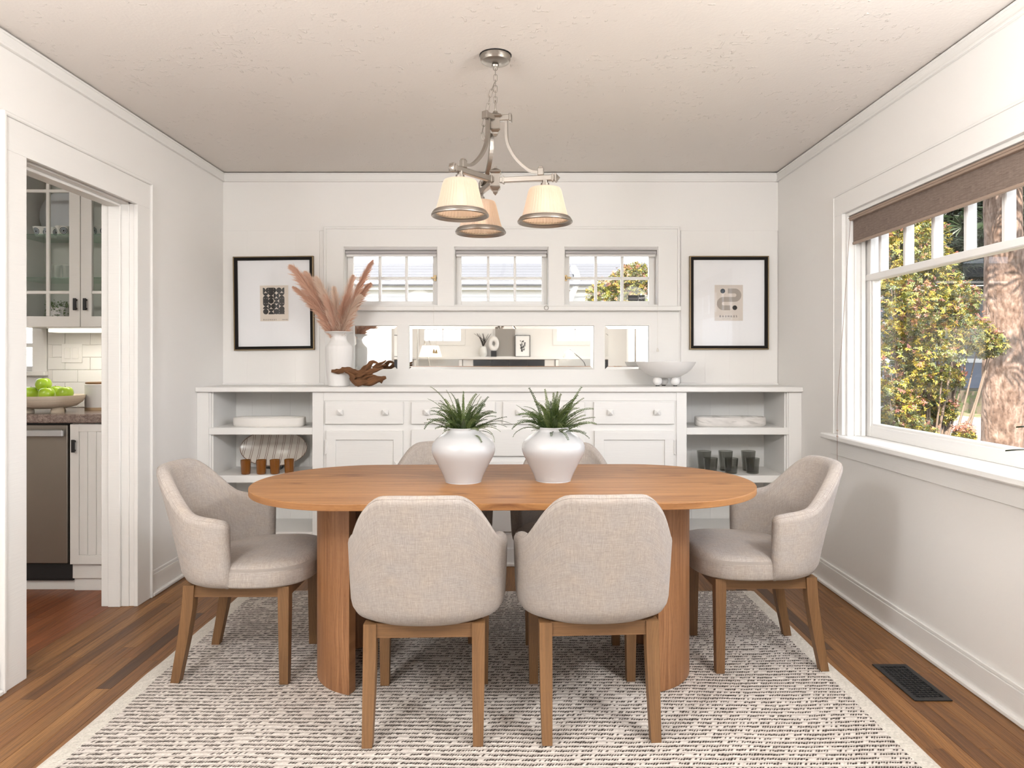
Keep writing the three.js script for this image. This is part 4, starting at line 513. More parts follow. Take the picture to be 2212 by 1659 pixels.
  const D0 = 4.215, P = (px, py, dz = 0) => V(wx(px, D0 - dz), wy(py, D0 - dz), -D0 + dz), wob = (t, a, p) => 0.6 + 0.62 * noise3(p.x * 55 + Math.cos(a) * 2, p.y * 55 + Math.sin(a) * 2, p.z * 55, 5) + 0.2 * Math.sin(a * 3 + p.x * 70) + 0.12 * Math.sin(a * 7 - p.x * 90);
  const limb = (pts, r, n = 24) => { const g = vtube(pts, r, 14, n, true, wob), uv = g.attributes.uv; for (let i = 0; i < uv.count; i++) uv.setXY(i, uv.getX(i) * 3, uv.getY(i) * 8); return g; };
  const dw = single('driftwood', merge([
    limb([P(716, 807), P(730, 808), P(748, 803), P(765, 810), P(785, 812), P(806, 806, 0.01), P(828, 800, 0.01)], [0.008, 0.015, 0.015, 0.026, 0.022, 0.018, 0.004]),
    limb([P(738, 800), P(752, 806), P(763, 820), P(768, 832, 0.01), P(790, 831, 0.01), P(812, 826, 0.01), P(834, 820, 0.0)], [0.008, 0.018, 0.024, 0.022, 0.02, 0.026, 0.009]),
    limb([P(783, 810, -0.02), P(794, 798, -0.03), P(804, 787, -0.035), P(816, 790, -0.03)], [0.02, 0.022, 0.013, 0.006], 16), limb([P(806, 800, -0.03), P(816, 793, -0.03), P(826, 789, -0.02), P(834, 784, -0.02)], [0.01, 0.009, 0.008, 0.004], 16), limb([P(812, 796, -0.03), P(822, 796, -0.02), P(832, 792, -0.01)], [0.008, 0.008, 0.004], 12),
    limb([P(765, 833, 0.0), P(780, 824, -0.02), P(800, 818, -0.01), P(826, 830, 0.0)], [0.014, 0.022, 0.02, 0.011], 16)]), bark, 'brown twisted driftwood beside the tall vase', 'driftwood');
  dw.geometry.computeBoundingBox(); dw.position.y = TOPY - dw.geometry.boundingBox.min.y - 0.0005;

  // footed bowl
  const b = thing('footed_bowl', 'wide white bowl on three ball feet', 'bowl', [wx(1438, 4.31), TOPY, -4.31]);
  part('bowl', lathe([[0.0005, 0.052], [0.05, 0.053], [0.09, 0.062], [0.13, 0.083], [0.16, 0.11], [0.18, 0.14], [0.184, 0.148], [0.186, 0.152], [0.183, 0.154], [0.176, 0.147], [0.155, 0.117], [0.12, 0.09], [0.08, 0.072], [0.0005, 0.068]], 64), matteWhite, b);
  for (const [x, z] of [[-0.056, 0.02], [0.054, 0.025], [0.0, -0.06]]) { const f = part('ball_foot', move(new THREE.SphereGeometry(0.029, 24, 18), x, 0.033, z), matteWhite, b); part('felt_pad', move(new THREE.CylinderGeometry(0.012, 0.012, 0.005, 16), x, 0.0028, z), blackMetal, f); }
}

// ---------------------------------------------------------------- on the bookcase shelves
{
  const stone = mat({ map: dtex(256, 256, (u, v) => { const k = 205 + 46 * (fbm(u, v, 6, 8, 4, 5) - 0.5) - 22 * sstep(0.55, 0.75, fbm(u, v, 10, 18, 3, 40)); return [k, k - 4, k - 9]; }), roughness: 0.75, bumpMap: paintBump, bumpScale: 0.002 }), cream = mat({ color: new THREE.Color().setRGB(0.72, 0.69, 0.65), roughness: 0.6, bumpMap: paintBump, bumpScale: 0.0012 });
  const tray = (label, cx, L, Wd, H, m, y) => { const hl = L / 2, N = 72, prof = [[0.0, 0.9], [0.006, 0.975], [0.02, 1.0], [H - 0.006, 0.985], [H, 0.965], [H - 0.004, 0.94], [0.02, 0.88], [0.014, 0.6], [0.013, 0]]; const g = grid(prof.length - 1, N, (k, q) => { const a = q / N * 6.28319, c = Math.cos(a), s = Math.sin(a), f = prof[k][1], ex = 3.2; return [hl * Math.sign(c) * Math.abs(c) ** (2 / ex) * (1 - (1 - f) * 0.45), prof[k][0], Wd / 2 * Math.sign(s) * Math.abs(s) ** (2 / ex) * f]; }, (k, q, p) => [p[0] * 2 + p[1] * 3, p[2] * 2 + p[1] * 4], true); const ix = g.index.array; for (let k = 0; k < ix.length; k += 3) { const t = ix[k + 1]; ix[k + 1] = ix[k + 2]; ix[k + 2] = t; } g.computeVertexNormals(); single('serving_tray', g, m, label, 'tray', undefined, [cx, y, -4.28]); };
  tray('long smooth cream stoneware tray on the shelf above the striped platter', wx(579, 4.25), 0.445, 0.15, 0.056, cream, SH1);
  tray('long rough white stone tray on the shelf above the smoky glasses', wx(1580, 4.25), 0.44, 0.15, 0.058, stone, SH1);
  // striped oval platter leaning on a wire stand
  const striped = ctex(512, 320, (c, w, h) => { c.fillStyle = '#cfc6bb'; c.fillRect(0, 0, w, h); c.strokeStyle = '#5d4636'; c.lineWidth = 3; for (let i = 0; i < 9; i++) for (const d of [0, 13]) { const x = 26 + i * 57 + d; c.beginPath(); c.moveTo(x + 18, 0); c.quadraticCurveTo(x - 4, h * 0.5, x - 12, h); c.stroke(); } c.lineWidth = 5; c.strokeStyle = '#6b5040'; c.beginPath(); c.ellipse(w / 2, h / 2, w / 2 - 3, h / 2 - 3, 0, 0, 7); c.stroke(); });
  const pt = thing('oval_platter', 'oval cream platter with brown stripes leaning behind the amber cups', 'platter', [wx(591, 4.44), SH2 + 0.012, -4.43]), A = 0.219, B = 0.118;
  const pg = grid(10, 64, (k, q) => { const r = k / 10, a = q / 64 * 6.28319, dish = 0.022 * r ** 3; return [A * r * Math.cos(a), B + B * r * Math.sin(a), dish]; }, (k, q, p) => [p[0] / (2 * A) + 0.5, p[1] / (2 * B)], true), pb = grid(2, 64, (k, q) => { const r = [1, 0.97, 0.5][k], a = q / 64 * 6.28319; return [A * r * Math.cos(a), B + B * r * Math.sin(a), [0.022, 0.014, -0.008][k]]; }, null, true);
  const plate = part('dish', merge([pg]), pmat({ map: striped, roughness: 0.2, clearcoat: 0.5 }), pt), under = part('underside', pb, mat({ color: 0xcfc6bb, roughness: 0.4 }), pt); for (const o of [plate, under]) { o.rotation.x = -0.26; o.position.z = -0.0; }
  part('stand', merge([vtube([V(-0.06, -0.008, 0.05), V(-0.06, -0.008, 0.0), V(-0.06, 0.1, -0.045)], 0.003, 6, 20), vtube([V(0.06, -0.008, 0.05), V(0.06, -0.008, 0.0), V(0.06, 0.1, -0.045)], 0.003, 6, 20), vtube([V(-0.06, -0.006, 0.05), V(-0.06, 0.014, 0.053)], 0.003, 6, 6), vtube([V(0.06, -0.006, 0.05), V(0.06, 0.014, 0.053)], 0.003, 6, 6), vtube([V(-0.06, -0.008, 0.0), V(0.06, -0.008, 0.0)], 0.003, 6, 6)]), blackMetal, pt, 'black wire plate stand');
  const amber = pmat({ color: new THREE.Color().setRGB(0.24, 0.085, 0.014), roughness: 0.1, clearcoat: 0.6, transmission: 0.25, thickness: 0 });
  const cupG = lathe([[0.0005, 0], [0.024, 0], [0.027, 0.003], [0.0285, 0.02], [0.0315, 0.086], [0.0315, 0.088], [0.029, 0.088], [0.0285, 0.08], [0.026, 0.008], [0.0005, 0.006]], 40);
  [[531, 4.212], [564.7, 4.215], [594, 4.222], [625, 4.24]].forEach(([p, d], i) => single('amber_cup', cupG, amber, ['amber cup at the end of its row, farthest from the buffet cabinet', 'amber cup second in its row counted from the bookcase stile', 'amber cup second in its row counted from the buffet cabinet', 'amber cup at the end of its row beside the buffet cabinet'][i], 'cup', 'amber cups on the bookcase shelf', [wx(p, d), SH2, -d]));
  const smoke = pmat({ color: new THREE.Color().setRGB(0.7, 0.7, 0.68), roughness: 0.03, transmission: 1, thickness: 0, ior: 1.45 });
  const tall = lathe([[0.0005, 0], [0.034, 0], [0.0355, 0.003], [0.0455, 0.124], [0.0435, 0.124], [0.034, 0.008], [0.0005, 0.007]], 40), short = lathe([[0.0005, 0], [0.035, 0], [0.0365, 0.003], [0.0435, 0.094], [0.0415, 0.094], [0.035, 0.008], [0.0005, 0.007]], 40);
  [[1521, 4.36], [1567.5, 4.36], [1616.5, 4.36]].forEach(([p, d], i) => single('tall_glass', tall, smoke, ['tall smoky glass at the end of the row beside the buffet cabinet', 'tall smoky glass in the middle of the row of three', 'tall smoky glass at the end of the row facing the picture window wall'][i], 'glass', 'tall smoky glasses', [wx(p, d), SH2, -d]));
  [[1535, 4.255], [1579, 4.245], [1625.5, 4.245]].forEach(([p, d], i) => single('short_glass', short, smoke, ['short smoky tumbler at the end of the row beside the buffet cabinet', 'short smoky tumbler in the middle of the row of three', 'short smoky tumbler at the end of the row facing the picture window wall'][i], 'glass', 'short smoky glasses', [wx(p, d), SH2, -d]));
}

// ---------------------------------------------------------------- woven shade and plant at the picture window
{
  const weave = dtex(512, 512, (u, v, x, y) => { const a = vn(u * 12, v * 256, 12, 256, 3), b = vn(u * 256, v * 8, 256, 8, 5), k = 112 + 34 * (a - 0.5) + 12 * (b - 0.5); return [k + 8, k - 7, k - 17]; });
  const fab = pmat({ map: weave, roughness: 0.9, bumpMap: weave, bumpScale: 0.0006 }), rail = mat({ color: new THREE.Color().setRGB(0.32, 0.235, 0.18), roughness: 0.5 });
  const z0 = -RW1 + 0.02, z1 = -RW0 - 0.02, t = thing('woven_shade', 'brown woven roller shade drawn partly down over the picture window', 'window shade', [1.775, RT - 0.002, (z0 + z1) / 2]), h = (z1 - z0) / 2;
  part('head_rail', cbox(-0.022, 0.03, -0.04, -0.018, -h, h, 0.002), rail, t); part('roll', (() => { const g = new THREE.CylinderGeometry(0.015, 0.015, 2 * h - 0.02, 20); g.rotateX(Math.PI / 2); return move(g, 0.016, -0.052, 0); })(), fab, t);
  const fb = cbox(-0.002, 0.001, -0.158, -0.03, -h + 0.004, h - 0.004, 0.0005); { const p = fb.attributes.position, u = fb.attributes.uv; for (let i = 0; i < p.count; i++) u.setXY(i, p.getZ(i) * 5, p.getY(i) * 5); } part('fabric', fb, fab, t, 'brown woven cloth'); part('hem_bar', cbox(-0.007, 0.006, -0.166, -0.152, -h + 0.003, h - 0.003, 0.003), rail, t); part('head_bead', cbox(-0.026, -0.02, -0.03, -0.024, -h, h, 0.001), rail, t);
  const cz = -h + 0.03, cm = mat({ color: new THREE.Color().setRGB(0.2, 0.12, 0.08), roughness: 0.8 });
  const cd = part('cord', vtube([V(-0.03, -0.04, cz), V(-0.07, -0.6, cz + 0.002), V(-0.1, -1.0, cz + 0.006), V(-0.106, -1.16, cz + 0.016), V(-0.106, -1.33, cz + 0.016)], 0.0011, 5, 40), cm, t);
  for (const y of [-1.135, -1.165, -1.305]) part('cord_knot', move(new THREE.SphereGeometry(0.005, 10, 8), -0.1055, y, cz + 0.0155), rail, cd);

  const pl = thing('houseplant', 'leafy houseplant with glossy dark leaves standing below the picture window', 'potted plant', [1.52, 0, -1.7]);
  part('pot', lathe([[0.0005, 0], [0.11, 0], [0.13, 0.02], [0.155, 0.27], [0.16, 0.3], [0.148, 0.3], [0.14, 0.26], [0.0005, 0.25]], 40), matteWhite, pl); part('soil', move(new THREE.CylinderGeometry(0.142, 0.142, 0.01, 24), 0, 0.265, 0), mat({ color: 0x2a2019, roughness: 1 }), pl);
  const gm = mat({ color: new THREE.Color().setRGB(0.03, 0.075, 0.022), roughness: 0.3 }), R = rngOf(5), trunk = [V(0, 0.26, 0), V(0.01, 0.6, -0.01), V(0.0, 0.95, -0.02), V(0.01, 1.12, -0.03)]; part('trunk', vtube(trunk, [0.009, 0.007, 0.005], 8, 24), mat({ color: 0x4a3a26, roughness: 0.9 }), pl);
  const leaf = (from, to, w) => { const d = to.clone().sub(from), L = d.length(), dir = d.clone().normalize(), s = V().crossVectors(dir, V(0, 1, 0.2)).normalize(), up = V().crossVectors(s, dir), n = 8; return merge([grid(n, 2, (i, j) => { const t = i / n, wv = w * Math.sin(Math.PI * t ** 0.8) * (j - 1), p = from.clone().addScaledVector(dir, L * t).addScaledVector(s, wv).addScaledVector(up, -0.12 * L * t * t + Math.abs(j - 1) * 0.004); return [p.x, p.y, p.z]; })]); };
  for (let i = 0; i < 13; i++) { const a = i * 2.4, y = 0.55 + i * 0.045, c = V(0, y, -0.02), out = V(Math.abs(Math.cos(a)) * 0.19, y + 0.03 + 0.05 * R(), Math.sin(a) * 0.14 + 0.04); part('leaf', leaf(c, out, 0.04), gm, pl); }
  // the two leaf tips that reach over the sill
  const aim = (px, py, d) => V(wx(px, d) - 1.52, wy(py, d), -d + 1.7); part('leaf', leaf(V(0, 1.0, -0.03), aim(2172, 944, 2.1), 0.03), gm, pl); part('leaf', leaf(V(0, 1.06, -0.03), aim(2196, 896, 2.06), 0.035), gm, pl);
}

// ---------------------------------------------------------------- kitchen beyond the doorway
{
  const KX0 = -4.6, KX1 = -2.09, KB = -4.2, kw = mat({ color: new THREE.Color().setRGB(0.76, 0.745, 0.72), roughness: 0.5 });
  const wall = struct('wall_kitchen', 'white kitchen wall behind the counter beyond the doorway', 'wall');
  const wx0 = -3.95, wx1 = wx(74, 4.2), wy0 = 1.185, wy1 = 2.15;
  part('wall_core', move(holed(KX0, KX1, -0.1, 2.62, [[wx0, wx1, wy0, wy1]], 0.15), 0, 0, KB - 0.15), kw, wall); for (const [n, l, g] of [['wall_kitchen_side', 'white kitchen side wall', box(KX0 - 0.15, KX0, -0.1, 2.62, KB - 0.15, 0.42)], ['wall_kitchen_end', 'white kitchen end wall', box(KX0, KX1, -0.1, 2.62, 0.27, 0.42)], ['ceiling_kitchen', 'white kitchen ceiling', box(KX0 - 0.15, KX1, HC, HC + 0.12, KB - 0.15, 0.42)]]) part('wall_core', g, kw, struct(n, l, 'wall'));
  const w = struct('window_5', 'kitchen window with a white sash beside the wall cupboard', 'window');
  part('casing', merge([cbox(wx1, wx1 + 0.085, wy0 - 0.03, wy1 + 0.09, KB, KB + 0.018), cbox(wx0 - 0.085, wx0, wy0 - 0.03, wy1 + 0.09, KB, KB + 0.018), cbox(wx0, wx1, wy1, wy1 + 0.09, KB, KB + 0.018)]), W.trim, w); part('stool', cbox(wx0 - 0.1, wx1 + 0.09, wy0 - 0.028, wy0, KB - 0.05, KB + 0.04, 0.004), W.trim, w);
  part('sash_rail', merge([cbox(wx0, wx0 + 0.03, wy0, wy1, KB - 0.1, KB - 0.06), cbox(wx1 - 0.006, wx1, wy0, wy1, KB - 0.1, KB - 0.06), cbox(wx0, wx1, wy0, wy0 + 0.03, KB - 0.1, KB - 0.06), cbox(wx0, wx1, wy1 - 0.03, wy1, KB - 0.1, KB - 0.06), cbox(wx0, wx1, 1.335, 1.36, KB - 0.1, KB - 0.06)]), W.trim, w); part('pane', box(wx0, wx1, wy0, wy1, KB - 0.082, KB - 0.081), glassPane, w);
  // subway tiles
  const tiles = struct('wall_backsplash', 'white glossy subway tile backsplash above the kitchen counter', 'backsplash'), tm = pmat({ color: new THREE.Color().setRGB(0.78, 0.77, 0.745), roughness: 0.12, clearcoat: 0.3 }), grout = mat({ color: new THREE.Color().setRGB(0.74, 0.72, 0.69), roughness: 0.9 });
  const tx0 = wx(105, 4.2), tH = 0.0765, tL = 0.155, CT = 0.962; part('grout_bed', box(tx0, KX1, CT, 1.5, KB, KB + 0.006), grout, tiles);
  for (let r = 0; r < 7; r++) for (let x = tx0 - (r % 2 ? tL / 2 : 0) + 0.03; x < KX1; x += tL) { const a = Math.max(tx0 + 0.001, x), b = Math.min(KX1, x + tL); if (b - a > 0.012) part('tile', cbox(a + 0.0012, b - 0.0012, CT + 0.004 + r * tH, CT + 0.004 + (r + 1) * tH - 0.0024, KB + 0.004, KB + 0.012, 0.0022), tm, tiles); }
  const sw = thing('light_switch', 'white double rocker switch plate on the subway tiles', 'switch', [wx(154.5, 4.18), wy(763, 4.18), KB + 0.012]); part('plate', cbox(-0.063, 0.063, -0.058, 0.058, 0, 0.006, 0.002), W.trim, sw); for (const s of [-1, 1]) part('rocker', cbox(s * 0.024 - 0.017, s * 0.024 + 0.017, -0.034, 0.034, 0.005, 0.011, 0.002), kw, sw);
  // wall cupboards with glass doors
  const up = thing('wall_cupboard', 'white kitchen wall cupboard with divided glass doors and black pulls', 'cupboard', [0, 0, -3.87]), ux0 = -2.9, ux1 = KX1 - 0.02, uy0 = wy(704.5, 3.87), uy1 = 2.46, dep = 0.31, inner = mat({ color: new THREE.Color().setRGB(0.55, 0.57, 0.52), roughness: 0.6 });
  part('body', merge([cbox(ux0, ux1, uy0, uy0 + 0.018, -dep, -0.02), cbox(ux0, ux1, uy1, 2.498, -dep, -0.02), cbox(ux0, ux0 + 0.018, uy0, uy1, -dep, -0.02), cbox(ux1 - 0.018, ux1, uy0, uy1, -dep, -0.02)]), W.trim, up); part('back_panel', box(ux0, ux1, uy0, uy1, -dep, -dep + 0.006), inner, up);
  const sg = pmat({ color: new THREE.Color().setRGB(0.75, 0.88, 0.8), roughness: 0.02, transmission: 1, thickness: 0 }); for (const y of [1.975, 1.727]) part('glass_shelf', box(ux0 + 0.02, ux1 - 0.02, y - 0.006, y, -dep + 0.01, -0.035), sg, up, 'green-edged glass shelf');
  const split = wx(173.5, 3.87), cdoor = (x0, x1, mx, pull) => { const st = 0.062, yb = uy0 + 0.056, ms = [1.62, 1.635, 2.195, 2.21], d = part('door', move(holed(x0, x1, uy0 - 0.004, uy1, [[x0 + st, x1 - st, yb, uy1 - st]], 0.02, 0.0015), 0, 0, -0.02), W.trim, up); part('muntin', cbox(mx - 0.01, mx + 0.01, yb, uy1 - st, -0.018, -0.002, 0.003), W.trim, d); for (const y of [wy(631.5, 3.87), wy(412, 3.87)]) part('muntin', cbox(x0 + st, x1 - st, y - 0.009, y + 0.009, -0.0175, -0.0012, 0.003), W.trim, d); part('pane', box(x0 + st - 0.004, x1 - st + 0.004, yb - 0.004, uy1 - st + 0.004, -0.012, -0.011), glassPane, d); const py = wy(657, 3.85); part('pull', merge([cbox(pull - 0.009, pull + 0.009, py - 0.034, py + 0.034, 0.012, 0.02, 0.004), cbox(pull - 0.006, pull + 0.006, py - 0.03, py - 0.02, -0.002, 0.014, 0.002), cbox(pull - 0.006, pull + 0.006, py + 0.02, py + 0.03, -0.002, 0.014, 0.002)]), blackMetal, d, 'black metal pull'); };
  cdoor(ux0, split - 0.002, wx(102, 3.87), wx(160, 3.85)); cdoor(split + 0.002, ux1, (split + ux1) / 2 + 0.03, wx(181.5, 3.85));
  const tube = mat({ color: 0xffffff, emissive: new THREE.Color().setRGB(1, 0.93, 0.8), emissiveIntensity: 0.36 }), ul = thing('cupboard_light', 'slim lit light bar under the kitchen wall cupboard', 'lamp', [0, uy0 - 0.004, -3.93]); part('housing', cbox(wx(106, 3.9), ux1, -0.008, 0, -0.05, 0.05, 0.002), W.trim, ul); part('diffuser', cbox(wx(107, 3.9), ux1 - 0.01, -0.03, -0.008, -0.045, 0.045, 0.004), tube, ul, 'glowing diffuser');
  const rl = new THREE.RectAreaLight(new THREE.Color().setRGB(1, 0.93, 0.82), 9, 0.5, 0.08); rl.name = 'cupboard_light_glow'; rl.position.set(-2.42, -0.032, 0); rl.rotation.set(-Math.PI / 2, 0, 0); ul.add(rl);
  // crockery in the cupboard
  const eye = ctex(512, 128, (c, ww, hh) => { c.fillStyle = '#e9e9e6'; c.fillRect(0, 0, ww, hh); for (let i = 0; i < 4; i++) { const x = 64 + i * 128; for (const [r, k] of [[44, '#3d4f5e'], [36, '#dfe3e4'], [29, '#44576a'], [20, '#d5dadd'], [13, '#1c2733']]) { c.fillStyle = k; c.beginPath(); c.arc(x, 62, r, 0, 7); c.fill(); } } });
  const cupG = lathe([[0.0005, 0.0], [0.026, 0.0], [0.029, 0.004], [0.043, 0.058], [0.041, 0.058], [0.027, 0.006], [0.0005, 0.005]], 40); { const u = cupG.attributes.uv, p = cupG.attributes.position; for (let i = 0; i < u.count; i++) u.setXY(i, u.getX(i) * 1, clamp(p.getY(i) / 0.058)); }
  [[89, 4.02, 0.6], [110, 4.03, 2.2], [137, 4.0, 1.4], [218, 4.0, 0.2]].forEach(([p, d, r], i) => { const o = single('patterned_cup', cupG, mat({ map: eye, roughness: 0.3 }), ['ringed eye motif cup on the glass shelf, beside the kitchen window end', 'ringed eye motif cup behind the cupboard glazing bar', 'ringed eye motif cup in front of the large pale dish', 'ringed eye motif cup alone behind the second cupboard door'][i], 'cup', 'patterned cups in the kitchen cupboard', [wx(p, d), 1.976, -d]); o.rotation.y = r; });
  const tum = lathe([[0.0005, 0], [0.028, 0], [0.035, 0.085], [0.0335, 0.085], [0.027, 0.006], [0.0005, 0.006]], 32); [[117, 4.0], [147, 4.02]].forEach(([p, d], i) => single('clear_tumbler', tum, pmat({ color: new THREE.Color().setRGB(0.9, 0.92, 0.91), roughness: 0.02, transmission: 1, thickness: 0 }), ['clear glass tumbler beside the cupboard glazing bar on the lower shelf', 'clear glass tumbler beside the cupboard door stile on the lower shelf'][i], 'glass', 'clear tumblers in the kitchen cupboard', [wx(p, d), 1.7275, -d]));
  const pd = thing('dome_lid', 'large pale round dish standing on the upper cupboard shelf behind the cups', 'dish', [wx(136, 4.12), 1.976, -4.13]); part('dish', move(new THREE.SphereGeometry(0.15, 32, 24).scale(1, 1, 0.16), 0, 0.15, 0), mat({ color: new THREE.Color().setRGB(0.62, 0.65, 0.68), roughness: 0.25 }), pd);
  const pp = thing('trailing_plant', 'small trailing plant in a ribbed white pot inside the kitchen cupboard', 'potted plant', [wx(130, 4.02), uy0 + 0.018, -4.03]), R = rngOf(41); part('pot', grid(6, 96, (k, q) => { const y = k / 6 * 0.1, a = q / 96 * 6.28319, r = [0.042, 0.046, 0.048, 0.05, 0.051, 0.052, 0.052][k] + ((q % 6) < 3 ? 0.0018 : -0.0012); return [r * Math.cos(a), y, -r * Math.sin(a)]; }, null, true), matteWhite, pp);
  const tri = []; for (let i = 0; i < 620; i++) { const a = R() * 6.283, hang = R(), r = 0.035 + 0.035 * Math.sqrt(R()), y = 0.118 - hang * hang * 0.12 + 0.015 * R(), p = V(r * Math.cos(a) * (1 + 0.35 * hang), y, r * Math.sin(a) * (1 + 0.35 * hang)); for (let k = 0; k < 3; k++) tri.push(p.x + (R() - 0.5) * 0.017, p.y + (R() - 0.5) * 0.017, p.z + (R() - 0.5) * 0.017); } part('foliage', fromTris(tri), mat({ color: new THREE.Color().setRGB(0.07, 0.14, 0.02), roughness: 0.6 }), pp).userData.kind = 'stuff';
  // counter, dishwasher, base cabinet
  const granite = mat({ map: dtex(256, 256, (u, v) => { const a = vn(u * 128, v * 128, 128, 128, 4), b = fbm(u, v, 20, 20, 3, 8), k = 118 + 70 * (a - 0.5) + 60 * (b - 0.5); return [k + 10, k - 6, k - 14]; }), roughness: 0.22 }); granite.map.repeat.set(5, 5);
  single('kitchen_counter', cbox(-4.5, KX1 - 0.012, CT - 0.047, CT, KB, -3.655, 0.006), granite, 'speckled brown stone kitchen counter', 'countertop');
  const steel = mat({ color: new THREE.Color().setRGB(0.3, 0.27, 0.235), roughness: 0.38, metalness: 0.85 }), dw = thing('dishwasher', 'brushed steel dishwasher with a bar handle under the kitchen counter', 'dishwasher', [0, 0, -3.68]), dx1 = wx(146, 3.68), cx00 = wx(151, 3.68), dx0 = dx1 - 0.6, dy0 = wy(1217, 3.68), dy1 = wy(917.5, 3.68);
  part('plinth', cbox(dx0, cx00, 0, 0.07, -0.1, -0.05), W.trim, dw, 'white plinth'); part('body', cbox(dx0, dx1 + 0.014, 0.07, CT - 0.05, -0.5, -0.02), blackMetal, dw); part('door', cbox(dx0, dx1, dy0, dy1, -0.02, 0.004, 0.004), steel, dw, 'brushed steel door'); part('handle', merge([cbox(dx0 + 0.05, wx(130, 3.62), wy(944, 3.63), wy(929, 3.63), 0.03, 0.046, 0.007), cbox(wx(122, 3.64), wx(128, 3.64), wy(941, 3.64), wy(932, 3.64), 0, 0.035)]), mat({ color: new THREE.Color().setRGB(0.55, 0.56, 0.58), roughness: 0.25, metalness: 0.9 }), dw, 'polished bar handle'); part('kick_plate', cbox(dx0, cx00, wy(1254, 3.71), dy0 - 0.002, -0.04, -0.028), blackMetal, dw, 'black kick plate');
  const bc = thing('kitchen_base_cabinet', 'white grooved kitchen base cabinet beside the dishwasher', 'cabinet', [0, 0, -3.68]), cx0 = wx(151.5, 3.68), cx1 = KX1 - 0.004, cy0 = wy(1219, 3.68), cy1 = CT - 0.05;
  part('body', cbox(cx0, cx1, 0.07, cy1, -0.5, -0.02), W.trim, bc);  part('toe_panel', cbox(cx0, cx1, 0, cy0, -0.06, -0.035), W.trim, bc);
  const gx = [171, 189, 208].map((p) => wx(p, 3.68)), bx0 = cx0 + 0.048; const dr = part('door', merge([cbox(cx0, bx0, cy0, cy1 - 0.004, -0.02, 0.002), cbox(bx0, cx1, cy0, cy0 + 0.05, -0.02, 0.002), cbox(bx0, cx1, cy1 - 0.045, cy1 - 0.004, -0.02, 0.002), cbox(bx0, cx1, cy0, cy1 - 0.004, -0.02, -0.006)]), W.trim, bc); const ed = [bx0, ...gx.slice(1), cx1]; for (let i = 0; i + 1 < ed.length; i++) part('board', cbox(ed[i] + 0.001, ed[i + 1] - 0.001, cy0 + 0.05, cy1 - 0.045, -0.008, -0.001, 0.002), W.trim, dr);
  const hy = wy(964, 3.66), hx = wx(156.5, 3.66); part('pull', merge([cbox(hx - 0.009, hx + 0.009, hy - 0.034, hy + 0.034, 0.012, 0.02, 0.004), cbox(hx - 0.006, hx + 0.006, hy - 0.03, hy - 0.02, 0, 0.014), cbox(hx - 0.006, hx + 0.006, hy + 0.02, hy + 0.03, 0, 0.014)]), blackMetal, dr, 'black metal pull');
  // bowl of apples, canister
  const bw = thing('fruit_bowl', 'whitewashed wooden footed bowl of green apples on the kitchen counter', 'bowl', [wx(104, 3.84), CT, -3.84]), wash = mat({ color: new THREE.Color().setRGB(0.85, 0.78, 0.68), map: grainSoft, roughness: 0.8 });
  part('bowl', lathe([[0.0005, 0.02], [0.08, 0.021], [0.135, 0.032], [0.166, 0.055], [0.179, 0.08], [0.181, 0.094], [0.176, 0.094], [0.15, 0.072], [0.1, 0.052], [0.0005, 0.045]], 56), wash, bw); for (const a of [0.5, 2.6, 4.7]) part('foot', move(new THREE.CylinderGeometry(0.028, 0.034, 0.034, 20), 0.095 * Math.cos(a), 0.017, 0.095 * Math.sin(a)), wash, bw);
  const appleG = smoothLathe([[0.001, 0.006], [0.012, 0.001], [0.026, 0.006], [0.038, 0.026], [0.04, 0.044], [0.033, 0.064], [0.018, 0.073], [0.006, 0.068], [0.001, 0.062]], 32, 32), appM = pmat({ color: new THREE.Color().setRGB(0.3, 0.46, 0.02), roughness: 0.3, clearcoat: 0.3 }), stm = mat({ color: 0x4a3316, roughness: 0.9 }), stemG = vtube([V(0, 0.06, 0), V(0.001, 0.069, 0.001), V(0.004, 0.077, 0.002)], 0.0014, 5, 6);
  [[66, 851, 3.86], [101, 853, 3.79], [141, 851, 3.81], [121, 849, 3.93], [94, 832, 3.86], [82, 850, 3.93]].forEach(([px, py, d], i) => { const t = thing('green_apple', ['green apple in the bowl against the doorway casing, under the top apple', 'front green apple in the bowl, directly below the top apple', 'green apple at the canister end of the bowl, in the front', 'green apple behind the front apples, toward the canister', 'green apple perched on top of the pile in the wooden bowl', 'green apple hidden behind the top apple, toward the kitchen window'][i], 'apple', [wx(px, d), wy(py, d) - 0.034, -d], i * 1.3, 'green apples in the kitchen bowl'); part('flesh', appleG, appM, t); part('stem', stemG, stm, t); });
  const cn = thing('kitchen_canister', 'pale grey canister with a tan base and wooden lid on the kitchen counter', 'canister', [wx(219, 4.0), CT, -4.0]); part('body', lathe([[0.0005, 0.018], [0.084, 0.018], [0.084, 0.15], [0.082, 0.152], [0.0005, 0.152]], 40), mat({ color: new THREE.Color().setRGB(0.62, 0.61, 0.6), roughness: 0.5 }), cn); part('base', lathe([[0.0005, 0], [0.082, 0], [0.084, 0.002], [0.084, 0.0185], [0.0005, 0.0185]], 40), mat({ color: new THREE.Color().setRGB(0.4, 0.29, 0.18), roughness: 0.8 }), cn, 'bare tan clay base'); part('lid', lathe([[0.0005, 0.152], [0.08, 0.152], [0.081, 0.16], [0.079, 0.164], [0.0005, 0.164]], 40), legWood, cn, 'round wooden lid');
